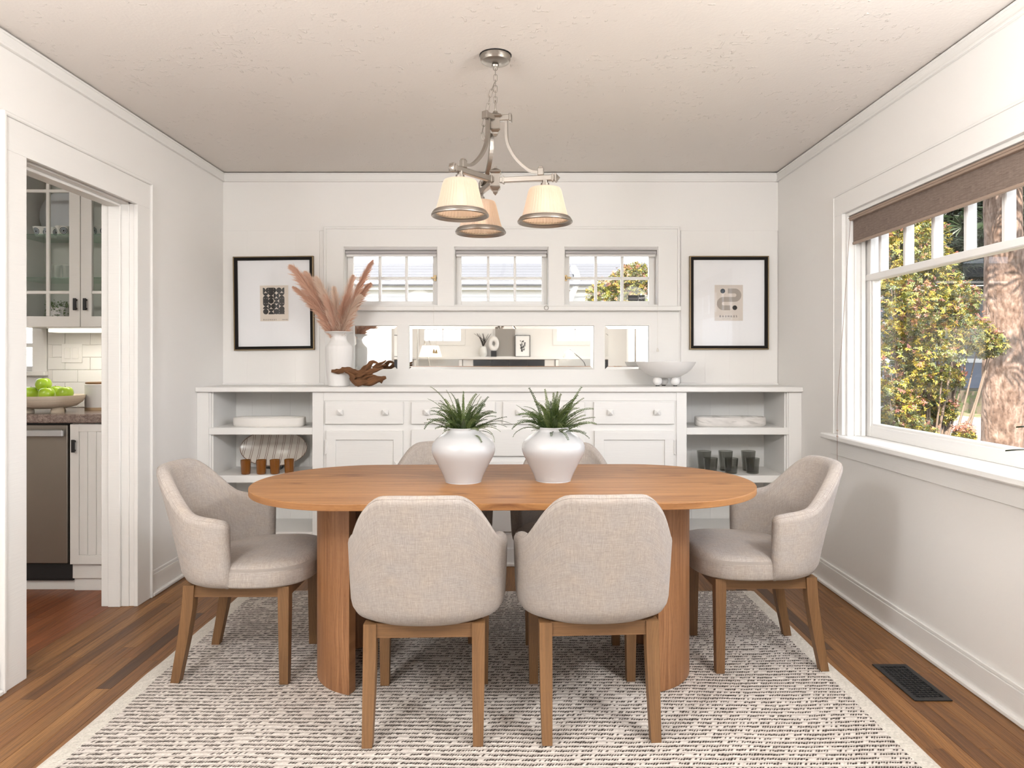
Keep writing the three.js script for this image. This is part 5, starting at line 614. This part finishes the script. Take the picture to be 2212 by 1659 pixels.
  const kl = thing('unseen_kitchen_light', 'unseen round frosted ceiling light placed to brighten the kitchen', 'lamp', [-3.0, HC, -0.8]); part('base', move(new THREE.CylinderGeometry(0.16, 0.16, 0.03, 32), 0, -0.015, 0), nickel, kl); part('diffuser', lathe([[0.15, -0.03], [0.14, -0.06], [0.09, -0.085], [0.0005, -0.095]], 32), mat({ color: 0xffffff, emissive: new THREE.Color().setRGB(1, 0.93, 0.82), emissiveIntensity: 1.2 }), kl); const kp = new THREE.PointLight(new THREE.Color().setRGB(1, 0.96, 0.9), 2.6); kp.name = 'unseen_kitchen_glow'; kp.position.set(0, -0.16, 0); kp.shadow.radius = 6; kp.castShadow = true; kl.add(kp);  // this ceiling lamp is out of view, placed to brighten the kitchen
}

// ---------------------------------------------------------------- living room behind the camera, seen in the mirrors
{
  const LX0 = -2.9, LX1 = 2.4, LZ = 4.5, lw = W.wall;
  const wl = struct('wall_living', 'white living room side wall', 'wall');
  part('side_wall', merge([box(LX0 - 0.15, LX0, -0.1, 2.62, 0.27, LZ + 0.15)]), lw, wl);
  const big = [1.0, 3.9, 0.75, 2.15];   // unseen street window: z0, z1, y0, y1
  part('wall_core', merge([box(LX1, LX1 + 0.15, -0.1, 2.62, 0.27, big[0]), box(LX1, LX1 + 0.15, -0.1, 2.62, big[1], LZ + 0.15), box(LX1, LX1 + 0.15, -0.1, big[2], big[0], big[1]), box(LX1, LX1 + 0.15, big[3], 2.62, big[0], big[1])]), lw, struct('wall_street', 'white living room wall on the street side', 'wall'));
  part('wall_core', box(LX0, XL - 0.15, -0.1, 2.62, 0.27, 0.42), lw, struct('wall_return', 'short white living room wall backing onto the kitchen', 'wall')); part('wall_core', box(1.92, LX1, -0.1, 2.62, 0.27, 0.42), lw, struct('wall_corner', 'short white living room wall beside the street window', 'wall'));
  const s = 13.55, hx = (p) => wx(p, s), hy = (p) => wy(p, s), wins = [[-2.75, hx(995), 1.66, 2.12], [hx(1204), 2.25, 1.66, 2.12]].map(([a, b, c, d], i) => (i ? [hx(1204), hx(1204) + 0.72, c, d] : [hx(995) - 0.72, hx(995), c, d]));
  part('wall_core', move(holed(LX0 - 0.15, LX1 + 0.15, -0.1, 2.62, wins, 0.15), 0, 0, LZ), lw, struct('wall_fireplace', 'white living room wall behind the fireplace', 'wall')); part('ceiling_skin', box(LX0 - 0.15, LX1 + 0.15, HC, HC + 0.12, 0.42, LZ + 0.15), lw, struct('ceiling_living', 'white living room ceiling', 'ceiling'));
  wins.forEach(([a, b, c, d], i) => { const w = struct('window_' + (6 + i), ['high living room window above the cabinet beside the floor lamp', 'high living room window above the arc lamp'][i], 'window'); part('casing', move(holed(a - 0.09, b + 0.09, c - 0.09, d + 0.09, [[a, b, c, d]], 0.02, 0.001), 0, 0, LZ - 0.02), W.trim, w); part('muntin', merge([cbox((a + b) / 2 - 0.012, (a + b) / 2 + 0.012, c, d, LZ + 0.05, LZ + 0.08), cbox(a, b, (c + d) / 2 - 0.01, (c + d) / 2 + 0.01, LZ + 0.05, LZ + 0.08)]), W.trim, w); part('pane', box(a, b, c, d, LZ + 0.064, LZ + 0.065), glassPane, w); });
  const bw = struct('window_8', 'wide unseen living room window on the street side, placed to let daylight in', 'window'); part('casing', merge([cbox(LX1 - 0.02, LX1, big[2] - 0.1, big[3] + 0.12, big[0] - 0.12, big[0]), cbox(LX1 - 0.02, LX1, big[2] - 0.1, big[3] + 0.12, big[1], big[1] + 0.12), cbox(LX1 - 0.02, LX1, big[3], big[3] + 0.12, big[0], big[1]), cbox(LX1 - 0.05, LX1, big[2] - 0.03, big[2], big[0] - 0.14, big[1] + 0.14)]), W.trim, bw); part('mullion', merge([1.95, 2.95].map((z) => cbox(LX1 + 0.04, LX1 + 0.1, big[2], big[3], z - 0.03, z + 0.03))), W.trim, bw); part('pane', box(LX1 + 0.07, LX1 + 0.071, big[2], big[3], big[0], big[1]), glassPane, bw);  // street window out of view, placed to light both rooms
  // fireplace with black tiles and mantel
  const fp = thing('fireplace', 'white mantel fireplace with a black tile surround', 'fireplace', [0, 0, LZ]), fx0 = hx(1023), fx1 = hx(1176), my = hy(771), slate = mat({ color: new THREE.Color().setRGB(0.025, 0.026, 0.03), roughness: 0.25 });
  part('mantel_shelf', cbox(-2.2, 1.75, my - 0.05, my, -0.24, 0, 0.006), W.trim, fp); part('surround', merge([cbox(fx0 - 0.2, fx0, 0, my - 0.05, -0.16, 0), cbox(fx1, fx1 + 0.2, 0, my - 0.05, -0.16, 0), cbox(fx0 - 0.2, fx1 + 0.2, hy(777), my - 0.05, -0.17, 0)]), W.trim, fp);
  const tw = (fx1 - fx0) / 4; for (let i = 0; i < 4; i++) for (let j = 0; j < 4; j++) if (j > 2 || i === 0 || i === 3) part('tile', cbox(fx0 + i * tw + 0.002, fx0 + (i + 1) * tw - 0.002, j * 0.32 + 0.002, Math.min((j + 1) * 0.32, hy(777)) - 0.002, -0.15, -0.13, 0.002), slate, fp); part('firebox', cbox(fx0 + tw, fx1 - tw, 0, 0.96, -0.13, -0.02), blackMetal, fp);
  for (const [a, b, l] of [[hx(898), fx0 - 0.21, 'grey panelled low cabinet beside the fireplace and floor lamp'], [fx1 + 0.21, hx(1285), 'grey panelled low cabinet beside the fireplace and arc lamp']]) { const c = thing('low_cabinet', l, 'cabinet', [(a + b) / 2, 0, LZ]), h = (b - a) / 2; part('body', cbox(-h, h, 0, my - 0.06, -0.26, -0.001), W.trim, c); part('door', cbox(-h + 0.06, h - 0.06, 0.12, hy(776.5), -0.275, -0.26), mat({ color: new THREE.Color().setRGB(0.42, 0.42, 0.41), roughness: 0.3 }), c); }
  // mantel display
  const ms = 13.35, mx = (p) => wx(p, ms), mh = (p) => wy(p, ms), mz = LZ - 0.12;
  const mv = thing('mantel_vase', 'pale glass vase of dark dried stems on the mantel', 'vase', [mx(1043), my, mz]); part('body', lathe([[0.0005, 0], [0.06, 0.0], [0.085, 0.06], [0.075, 0.15], [0.055, 0.2], [0.06, 0.21], [0.05, 0.2], [0.0005, 0.18]], 32), mat({ color: 0xdcdcd8, roughness: 0.2 }), mv); { const R = rngOf(3); for (let i = 0; i < 9; i++) part('stem', vtube([V(0, 0.18, 0), V((R() - 0.5) * 0.14, 0.3, (R() - 0.5) * 0.08), V((R() - 0.5) * 0.36, 0.46, (R() - 0.5) * 0.12)], [0.004, 0.007, 0.003], 5, 10), mat({ color: 0x241d18, roughness: 0.9 }), mv); }
  const kn = thing('ring_sculpture', 'cream ring sculpture on a black block on the mantel', 'sculpture', [mx(1066), my, mz + 0.02]); part('ring', (() => { const g = new THREE.TorusGeometry(0.085, 0.048, 16, 32); g.scale(0.8, 1.15, 0.8); return move(g, 0, 0.26, 0); })(), matteWhite, kn); part('block', cbox(-0.055, 0.055, 0, 0.12, -0.04, 0.04), blackMetal, kn);
  const fp2 = thing('flower_print', 'black framed flower print leaning on the mantel', 'framed print', [mx(1129), my, mz + 0.04]); part('frame', move(holed(-0.15, 0.15, 0, 0.43, [[-0.138, 0.138, 0.012, 0.418]], 0.02), 0, 0, -0.02), blackMetal, fp2); const ft = ctex(200, 300, (c, w, h) => { c.fillStyle = '#ececea'; c.fillRect(0, 0, w, h); c.fillStyle = '#17171a'; const R = rngOf(9); for (let i = 0; i < 26; i++) { c.beginPath(); c.ellipse(100 + (R() - 0.5) * 70, 150 + (R() - 0.5) * 150, 5 + R() * 12, 4 + R() * 9, R() * 3, 0, 7); c.fill(); } c.fillRect(97, 110, 5, 120); }); const fg = box(-0.14, 0.14, 0.01, 0.42, -0.008, -0.006); { const p = fg.attributes.position, u = fg.attributes.uv; for (let i = 0; i < p.count; i++) u.setXY(i, 0.5 - p.getX(i) / 0.28, (p.getY(i) - 0.01) / 0.41); } part('print', fg, mat({ map: ft, roughness: 0.6 }), fp2);
  const mm = thing('mantel_mirror', 'tall leaning mirror behind the mantel ornaments, its reflection painted plain grey', 'panel', [mx(1091), my, LZ - 0.02]); part('panel', cbox(-0.2, 0.2, 0, 0.75, -0.012, 0, 0.002), mat({ color: new THREE.Color().setRGB(0.32, 0.295, 0.27), roughness: 0.6 }), mm); part('frame', move(holed(-0.215, 0.215, 0, 0.765, [[-0.2, 0.2, 0.01, 0.75]], 0.018), 0, 0, -0.016), W.trim, mm);  // leaning mirror built matte, its dull reflection painted as plain grey
  // lamps
  const glow = (name, parent, x, y, z, k, c = [1, 0.8, 0.55]) => { const p = new THREE.PointLight(new THREE.Color().setRGB(...c), k); p.name = name; p.position.set(x, y, z); p.shadow.radius = 3; p.castShadow = true; parent.add(p); };
  const bulbM = mat({ color: 0xffffff, emissive: new THREE.Color().setRGB(1, 0.85, 0.62), emissiveIntensity: 4 }), shadeM = pmat({ color: new THREE.Color().setRGB(0.9, 0.84, 0.74), roughness: 0.9, transmission: 0.45, thickness: 0 });
  const fs = 12.6, fz = fs - 2 * 4.54, fl = thing('floor_lamp', 'floor lamp with a cream drum shade beside the fireplace', 'lamp', [wx(930, fs), 0, fz]), ly0 = wy(771, fs), ly1 = wy(747, fs); part('base', move(new THREE.CylinderGeometry(0.14, 0.14, 0.02, 32), -0.02, 0.01, 0), nickel, fl); part('pole', vtube([V(-0.02, 0.02, 0), V(-0.02, 1.2, 0), V(-0.1, 1.62, 0), V(-0.03, 1.64, 0), V(0, ly1, 0)], 0.008, 8, 40), nickel, fl); part('lamp_shade', lathe([[0.21, ly0], [0.15, ly1]], 40), shadeM, fl); part('bulb', move(new THREE.SphereGeometry(0.03, 16, 12), 0, (ly0 + ly1) / 2, 0), bulbM, fl); glow('floor_lamp_glow', fl, 0, (ly0 + ly1) / 2, 0, 0.7, [1, 0.88, 0.72]);
  const as = 12.4, az = as - 2 * 4.54, al = thing('arc_lamp', 'arc floor lamp with a clear glass shade and lit bulb', 'lamp', [wx(1262, as), 0, az]), ay = wy(766, as), ax = wx(1231, as) - wx(1262, as); part('base', move(new THREE.CylinderGeometry(0.12, 0.12, 0.02, 32), 0.02, 0.01, 0), blackMetal, al); part('pole', vtube([V(0.02, 0.02, 0), V(0.02, 1.1, 0), V(0, wy(784, as), 0), V(ax, ay + 0.09, 0)], 0.007, 8, 40), blackMetal, al); part('lamp_shade', lathe([[0.02, ay + 0.07], [0.06, ay + 0.05], [0.13, ay - 0.03], [0.12, ay - 0.06]], 32).translate(ax, 0, 0), pmat({ color: 0xffffff, roughness: 0.02, transmission: 1, thickness: 0 }), al); part('bulb', move(new THREE.SphereGeometry(0.03, 16, 12), ax, ay, 0), bulbM, al); glow('arc_lamp_glow', al, ax, ay, 0, 0.5, [1, 0.88, 0.72]);
  // globe lamps added out of view as fill, two in the dining room
  const fillGlobeM = mat({ color: 0xffffff, emissive: new THREE.Color().setRGB(0.97, 0.97, 0.97), emissiveIntensity: 3 });
  [[-1.2, -0.7, 'added globe fill lamp by the doorway wall of the dining room', FILL_A], [1.4, -1.1, 'added globe fill lamp beside the picture window of the dining room', FILL_B], [2.0, 1.35, 'added globe fill lamp in the living room beside the street window', FILL_GLOBE]].forEach(([x, z, l, power]) => { const t = thing('added_globe_lamp', l, 'lamp', [x, 0, z]); part('base', move(new THREE.CylinderGeometry(0.16, 0.16, 0.02, 32), 0, 0.01, 0), nickel, t); part('pole', vtube([V(0, 0.02, 0), V(0, 0.9, 0), V(0, 1.78, 0)], 0.01, 10, 10), nickel, t); part('globe', move(new THREE.SphereGeometry(0.19, 32, 24), 0, 1.95, 0), fillGlobeM, t, 'glowing white globe of the added lamp'); glow('added_globe_fill', t, 0, 1.95, 0, power, [0.975, 0.978, 0.98]); t.children[t.children.length - 1].shadow.radius = 9; });
  // ceiling panels added out of view in the living room as fill light
  const fillPanelM = mat({ color: 0xffffff, emissive: new THREE.Color().setRGB(1, 0.96, 0.9), emissiveIntensity: 3 });
  [[-1.3, 1.5], [1.2, 1.5], [-1.3, 3.2], [1.2, 3.2]].forEach(([x, z], i) => { const t = thing('added_ceiling_panel', 'square fill light added on the living room ceiling', 'lamp', [x, HC, z], 0, 'added fill lights on the living room ceiling'); part('frame', move(holed(-0.33, 0.33, -0.33, 0.33, [[-0.3, 0.3, -0.3, 0.3]], 0.03).rotateX(Math.PI / 2), 0, 0, 0), W.trim, t); part('diffuser', box(-0.3, 0.3, -0.02, -0.01, -0.3, 0.3), fillPanelM, t); const r = new THREE.RectAreaLight(new THREE.Color().setRGB(1, 0.96, 0.9), FILL_PANELS, 0.6, 0.6); r.name = 'added_panel_fill'; r.position.set(0, -0.035, 0); r.rotation.x = -Math.PI / 2; t.add(r); });
}

// ---------------------------------------------------------------- outdoors
{
  const GY = -0.55;
  const soilTex = dtex(512, 512, (u, v) => { const a = fbm(u, v, 12, 12, 4, 3), b = vn(u * 200, v * 200, 200, 200, 6), g = sstep(0.45, 0.6, a); const k = 70 * b; return [lerp(96, 70, g) + k * 0.4, lerp(84, 80, g) + k * 0.4, lerp(70, 44, g) + k * 0.3]; });
  const asphalt = mat({ map: dtex(256, 256, (u, v) => { const k = 122 + 40 * (vn(u * 120, v * 120, 120, 120, 2) - 0.5) + 24 * (fbm(u, v, 5, 5, 3, 5) - 0.5); return [k + 4, k, k - 2]; }), roughness: 0.95 }), lawnM = mat({ map: soilTex, roughness: 1 });
  const gr = struct('ground', 'lawn and bare soil of the front garden outside the windows', 'ground'), g1 = box(-40, 60, GY - 0.3, GY, -60, 60); boxUV(g1, 0.4); part('lawn', g1, lawnM, gr);
  const rd = struct('road', 'pale grey street beyond the garden', 'road'), g2 = box(7.2, 13.5, GY - 0.2, GY + 0.02, -60, 60); boxUV(g2, 0.5); part('asphalt', g2, asphalt, rd); const verge = box(13.5, 15, GY - 0.2, GY + 0.14, -60, 60); boxUV(verge, 0.4); part('kerb', box(13.4, 13.55, GY - 0.2, GY + 0.15, -60, 60), mat({ color: 0xb5afa6, roughness: 0.9 }), rd); part('verge', verge, lawnM, rd);

  const bk = box(14.6, 60, GY - 0.2, 0.3, -60, 60); boxUV(bk, 0.4); part('bank', bk, lawnM, gr);
  const addedRoof = struct('roof', 'unseen roof with a deep overhang added to shade the high living room windows', 'roof'); part('eave', box(-4.9, 2.8, 2.62, 2.76, 4.3, 5.75), mat({ color: 0xcfcac2, roughness: 0.8 }), addedRoof); part('roof_deck', box(-4.9, 2.1, 2.62, 2.7, -4.85, 4.3), mat({ color: 0x6c6a68, roughness: 0.9 }), addedRoof);  // overhang added out of view to keep sun off the living room windows
  // neighbour's house behind the small windows
  const white = mat({ color: new THREE.Color().setRGB(0.78, 0.78, 0.77), roughness: 0.7 }), shingle = mat({ color: new THREE.Color().setRGB(0.062, 0.066, 0.073), roughness: 0.95, bumpMap: paintBump, bumpScale: 0.01 }), dark = mat({ color: new THREE.Color().setRGB(0.06, 0.07, 0.08), roughness: 0.2 });
  const nh = thing('neighbour_house', 'white sided house with a grey shingle roof behind the small windows', 'house', [0, GY, -9.2]), eave = 2.26 - GY;
  for (let i = 0; i < 18; i++) part('siding_board', cbox(-7, 4.3, i * 0.155 + 0.02, (i + 1) * 0.155 + 0.032, -0.012 * 0, 0.02 + 0.012 * 0 - 0.0, 0.006), white, nh); part('wall', box(-7, 4.3, 0, eave, -4, 0), white, nh); part('fascia', cbox(-7.3, 4.6, eave - 0.06, eave + 0.05, 0.1, 0.15), white, nh);
  for (let i = 0; i < 7; i++) { const z0 = 0.2 - i * 0.22, y0 = eave + 0.035 + i * 0.07; const s = part('shingle_course', cbox(-7.3, 4.6, -0.012, 0.012, -0.15, 0.15, 0.003), shingle, nh); s.position.set(0, y0, z0 - 0.13); s.rotation.x = 0.29; } part('roof', (() => { const sh = new THREE.Shape(); sh.moveTo(0.1, eave); sh.lineTo(-1.5, eave + 0.46); sh.lineTo(-4.3, eave); sh.closePath(); const g = new THREE.ExtrudeGeometry(sh, { depth: 11.9, bevelEnabled: false }); g.rotateY(-Math.PI / 2); return move(g, 4.6, 0, 0); })().applyMatrix4(new THREE.Matrix4()), shingle, nh);
  for (const [x, w, y, h] of [[-3.1, 0.9, 1.15, 0.85], [-1.9, 1.3, 0.9, 0.95]]) { const f = part('window', holed(x, x + w, y, y + h, [[x + 0.07, x + w - 0.07, y + 0.07, y + h - 0.07]], 0.05), white, nh); part('pane', box(x + 0.06, x + w - 0.06, y + 0.06, y + h - 0.06, 0.021, 0.026), dark, f); }
  part('downpipe', vtube([V(0.82, eave + 0.3, -0.4), V(0.82, eave + 0.05, 0.14), V(0.7, eave - 0.32, 0.08), V(0.7, 0.1, 0.08)], 0.045, 10, 30), white, nh);

  // house across the street
  const blue = mat({ color: new THREE.Color().setRGB(0.22, 0.25, 0.31), roughness: 0.8 }), sh = thing('street_house', 'blue grey sided house with white window frames across the street', 'house', [17.2, 0.3, -24], -0.35);
  part('wall', box(-6, 6, 0, 3.3, -6, -0.02), blue, sh); for (let i = 0; i < 18; i++) part('siding_board', cbox(-6, 6, i * 0.182, i * 0.182 + 0.19, -0.03, 0.0, 0.008), blue, sh); part('roof', (() => { const s = new THREE.Shape(); s.moveTo(-6.6, 3.2); s.lineTo(0, 6.2); s.lineTo(6.6, 3.2); s.closePath(); return move(new THREE.ExtrudeGeometry(s, { depth: 7, bevelEnabled: false }), 0, 0, -6.4); })(), shingle, sh); part('gable_trim', cbox(-6.4, 6.4, 3.15, 3.35, 0.0, 0.62), white, sh);
  for (const [x, y, w, h] of [[-4.6, 0.9, 1.2, 1.5], [-1.9, 0.9, 1.5, 1.5], [0.6, 0.0, 1.1, 2.2], [2.8, 0.9, 1.5, 1.5]]) { const f = part('window', holed(x, x + w, y, y + h, [[x + 0.15, x + w - 0.15, y + 0.15, y + h / 2 - 0.06], [x + 0.15, x + w - 0.15, y + h / 2 + 0.06, y + h - 0.15]], 0.08), white, sh); part('pane', box(x + 0.1, x + w - 0.1, y + 0.1, y + h - 0.1, 0.0, 0.02), dark, f); }

  // pine trunk
  const R0 = rngOf(17), barkT = dtex(512, 1024, (u, v) => { const w = fbm(u, v, 6, 5, 3, 4), pl = fbm(u + w * 0.05, v, 22, 26, 3, 12), fine = fbm(u, v, 60, 34, 3, 33), k = 80 + 62 * (pl - 0.5) + 58 * (fine - 0.5); return [k + 20, k + 2, k - 10]; }), barkB = dtex(512, 1024, (u, v) => { const w = fbm(u, v, 6, 5, 3, 4), fine = fbm(u, v, 60, 34, 3, 33); return 150 * fbm(u + w * 0.05, v, 22, 26, 3, 12) + 110 * fine; }, false);
  const bm = mat({ map: barkT, bumpMap: barkB, bumpScale: 0.03, roughness: 1 }), pn = thing('pine_tree', 'tall pine with a thick rough trunk outside the picture window', 'tree', [wx(2168, 7.5), GY, -7.5]);
  part('trunk', grid(90, 56, (i, j) => { const y = i / 90 * 9, a = j / 56 * 6.28319, r = 0.205 + 0.05 * Math.exp(-y * 2) - 0.008 * y + 0.02 * (noise3(Math.cos(a) * 2.5, y * 2.2, Math.sin(a) * 2.5, 3) - 0.5) + 0.018 * (noise3(Math.cos(a) * 7, y * 6, Math.sin(a) * 7, 8) - 0.5); return [r * Math.cos(a), y, -r * Math.sin(a)]; }, (i, j) => [j / 56, i / 90 * 4.5], true), bm, pn);
  // needle-leaved masses: instanced flat sprays
  const spray = (() => { const t = []; for (let k = 0; k < 7; k++) { const a = (k - 3) * 0.36, l = 1 - Math.abs(k - 3) * 0.13; t.push(0, 0, 0, Math.sin(a - 0.1) * l * 0.6, 0.03 * k, Math.cos(a - 0.1) * l * 0.6, Math.sin(a) * l, -0.06, Math.cos(a) * l, 0, 0, 0, Math.sin(a) * l, -0.06, Math.cos(a) * l, Math.sin(a + 0.1) * l * 0.6, 0.03, Math.cos(a + 0.1) * l * 0.6); } return fromTris(t); })();
  const masses = (parent, name, n, seed, place, geo, m, cols, size) => { const im = new THREE.InstancedMesh(geo, m, n), R = rngOf(seed), M = new THREE.Matrix4(), q = new THREE.Quaternion(), e = new THREE.Euler(), c = new THREE.Color(); for (let i = 0; i < n; i++) { const p = place(R); e.set((R() - 0.5) * 2.2, R() * 6.283, (R() - 0.5) * 2.2); q.setFromEuler(e); const s = size * (0.6 + 0.8 * R()); M.compose(p, q, V(s, s, s)); im.setMatrixAt(i, M); const k = cols[Math.floor(R() * cols.length)], d = 0.75 + 0.5 * R(); im.setColorAt(i, c.setRGB(k[0] * d, k[1] * d, k[2] * d)); } im.name = name; im.castShadow = im.receiveShadow = true; im.userData.kind = 'stuff'; parent.add(im); return im; };
  const leafM = pmat({ color: 0xffffff, roughness: 0.45, transmission: 0.3, thickness: 0 });
  masses(pn, 'needles', 2600, 5, (R) => { const y = 4.2 + 4.6 * R(), a = R() * 6.283, r = (0.4 + 2.0 * R()) * (1.25 - (y - 4.2) / 6.5); return V(r * Math.cos(a), y, r * Math.sin(a)); }, spray, leafM, [[0.02, 0.045, 0.015], [0.035, 0.07, 0.02]], 0.32); for (const [y, a, l] of [[4.6, 0.4, 1.6], [5.0, 2.4, 1.7], [5.5, 4.2, 1.5], [6.2, 1.4, 1.3]]) part('branch', vtube([V(0, y, 0), V(Math.cos(a) * l * 0.5, y + 0.2, Math.sin(a) * l * 0.5), V(Math.cos(a) * l, y + 0.15, Math.sin(a) * l)], [0.06, 0.03, 0.01], 7, 12), bm, pn);
  // dark evergreens across the way
  [[15.0, -21.0, 11, 2.2], [15.2, -18.4, 12, 2.3], [14.9, -23.4, 10, 2.0], [9.4, -20, 12, 2.4], [18, -17.5, 12, 2.6], [22, -16, 12, 2.8], [11.5, -33, 14, 2.8]].forEach(([x, z, h, r], k) => { const t = thing('evergreen_tree', 'dark evergreen tree standing across the street', 'tree', [x, x > 14.6 ? 0.3 : GY, z], 0, 'dark evergreens across the street'); part('trunk', vtube([V(0, 0, 0), V(0.05, h * 0.5, 0), V(0, h, 0)], [0.2, 0.12, 0.02], 8, 12), bm, t); masses(t, 'needles', 5200, 50 + k, (R) => { const y = h * (0.36 + 0.64 * R()), a = R() * 6.283, q = r * (1.08 - y / h) * 1.5 * (0.35 + 0.65 * Math.sqrt(R())); return V(q * Math.cos(a), y - 0.12 * q, q * Math.sin(a)); }, spray, leafM, [[0.012, 0.03, 0.014], [0.02, 0.045, 0.018], [0.03, 0.055, 0.02]], 0.5); });

  // broad-leaved shrub close to the picture window, green, yellow and bronze
  const leafG = (() => { const t = []; for (let k = 0; k < 6; k++) { const a = k / 6 * 6.283, ca = Math.cos(a), sa = Math.sin(a), l = 1 - 0.3 * (k % 2), w = 0.2, P = (u, v, y) => [ca * u - sa * v, y, sa * u + ca * v]; const b = P(0.05, 0, 0), m1 = P(0.55 * l, w, 0.16), m2 = P(0.55 * l, -w, 0.16), mm = P(0.55 * l, 0, 0.1), e = P(l, 0, -0.04); t.push(...b, ...m1, ...mm, ...b, ...mm, ...m2, ...m1, ...e, ...mm, ...mm, ...e, ...m2); } return fromTris(t); })();
  const twigM = mat({ color: new THREE.Color().setRGB(0.15, 0.11, 0.08), roughness: 0.9 }), cols = [[0.09, 0.11, 0.01], [0.16, 0.165, 0.012], [0.3, 0.24, 0.018], [0.03, 0.05, 0.008], [0.36, 0.26, 0.025], [0.1, 0.115, 0.014]], bronze = [[0.24, 0.085, 0.05], [0.19, 0.06, 0.04], [0.29, 0.13, 0.07]];
  const shrub = (label, pos, lobes, seed, size, n) => {
    const t = thing('leafy_shrub', label, 'shrub', pos), R = rngOf(seed), ends = []; lobes.forEach(([x, y, z, r]) => { for (let i = 0; i < 3; i++) ends.push(V(x + (R() - 0.5) * r, y + (R() - 0.2) * r * 0.8, z + (R() - 0.5) * r)); });
    ends.forEach((e, i) => part('branch', vtube([V((R() - 0.5) * 0.2, 0, (R() - 0.5) * 0.2), V(e.x * 0.3 + (R() - 0.5) * 0.2, e.y * 0.35, e.z * 0.3), V(e.x * 0.75, e.y * 0.72, e.z * 0.75), e], [0.02, 0.013, 0.008, 0.003], 6, 14), twigM, t));
    const pick = (R2) => { const l = lobes[Math.floor(R2() * lobes.length)], a = R2() * 6.283, c = 2 * R2() - 1, s = Math.sqrt(1 - c * c), q = l[3] * (0.55 + 0.45 * R2()); return V(l[0] + q * s * Math.cos(a), Math.max(0.08, l[1] + q * c * 0.85), l[2] + q * s * Math.sin(a)); };
    masses(t, 'leaves', n, seed + 1, pick, leafG, leafM, cols, size); masses(t, 'young_leaves', Math.round(n * 0.16), seed + 2, (R2) => { const p = pick(R2); p.y += 0.05; return p; }, leafG, leafM, bronze, size * 0.9);
    return t;
  };
  const L = (px, py, D, cx, cz) => [wx(px, D) - cx, wy(py, D) - GY, -D - cz], cx = 3.3, cz = -5.6;
  shrub('tall leafy shrub with yellow green and bronze leaves outside the picture window', [cx, GY, cz], [[1920, 560, 5.4, 0.3], [1955, 530, 5.6, 0.3], [1985, 610, 5.5, 0.3], [1920, 660, 5.2, 0.32], [1950, 700, 5.4, 0.36], [2020, 680, 5.5, 0.3], [2065, 650, 5.6, 0.2], [1995, 760, 5.4, 0.3], [1930, 790, 5.3, 0.32], [2085, 720, 5.5, 0.2], [2135, 745, 5.5, 0.13], [1975, 840, 5.5, 0.24], [1915, 880, 5.2, 0.26], [1940, 930, 5.2, 0.24], [2030, 890, 5.6, 0.13], [2050, 820, 5.6, 0.12], [1915, 970, 5.1, 0.26], [1985, 950, 5.3, 0.16], [2082, 945, 5.4, 0.08], [2020, 570, 5.7, 0.18], [1925, 490, 5.5, 0.3], [1990, 510, 5.7, 0.22]].map(([a, b, D, r]) => [...L(a, b, D, cx, cz), r]), 61, 0.027, 13000);
  const c2 = 1.35, z2 = -7.2; shrub('leafy yellow green bush in front of the neighbouring house', [c2, GY, z2], [[1310, 640, 7.2, 0.22], [1345, 610, 7.3, 0.16], [1375, 600, 7.2, 0.2], [1395, 640, 7.2, 0.32], [1350, 690, 7.1, 0.4], [1420, 690, 7.1, 0.5]].map(([a, b, D, r]) => [...L(a, b, D, c2, z2), r]), 81, 0.03, 3200);
  const wire = single('power_cable', vtube([V(6, 3.6, -20), V(12, 3.05, -16), V(20, 3.5, -12)], 0.012, 5, 30), mat({ color: 0xd8d8d8, roughness: 0.6 }), 'thin overhead cable strung across the street', 'cable');
}

renderer.render(scene, camera);
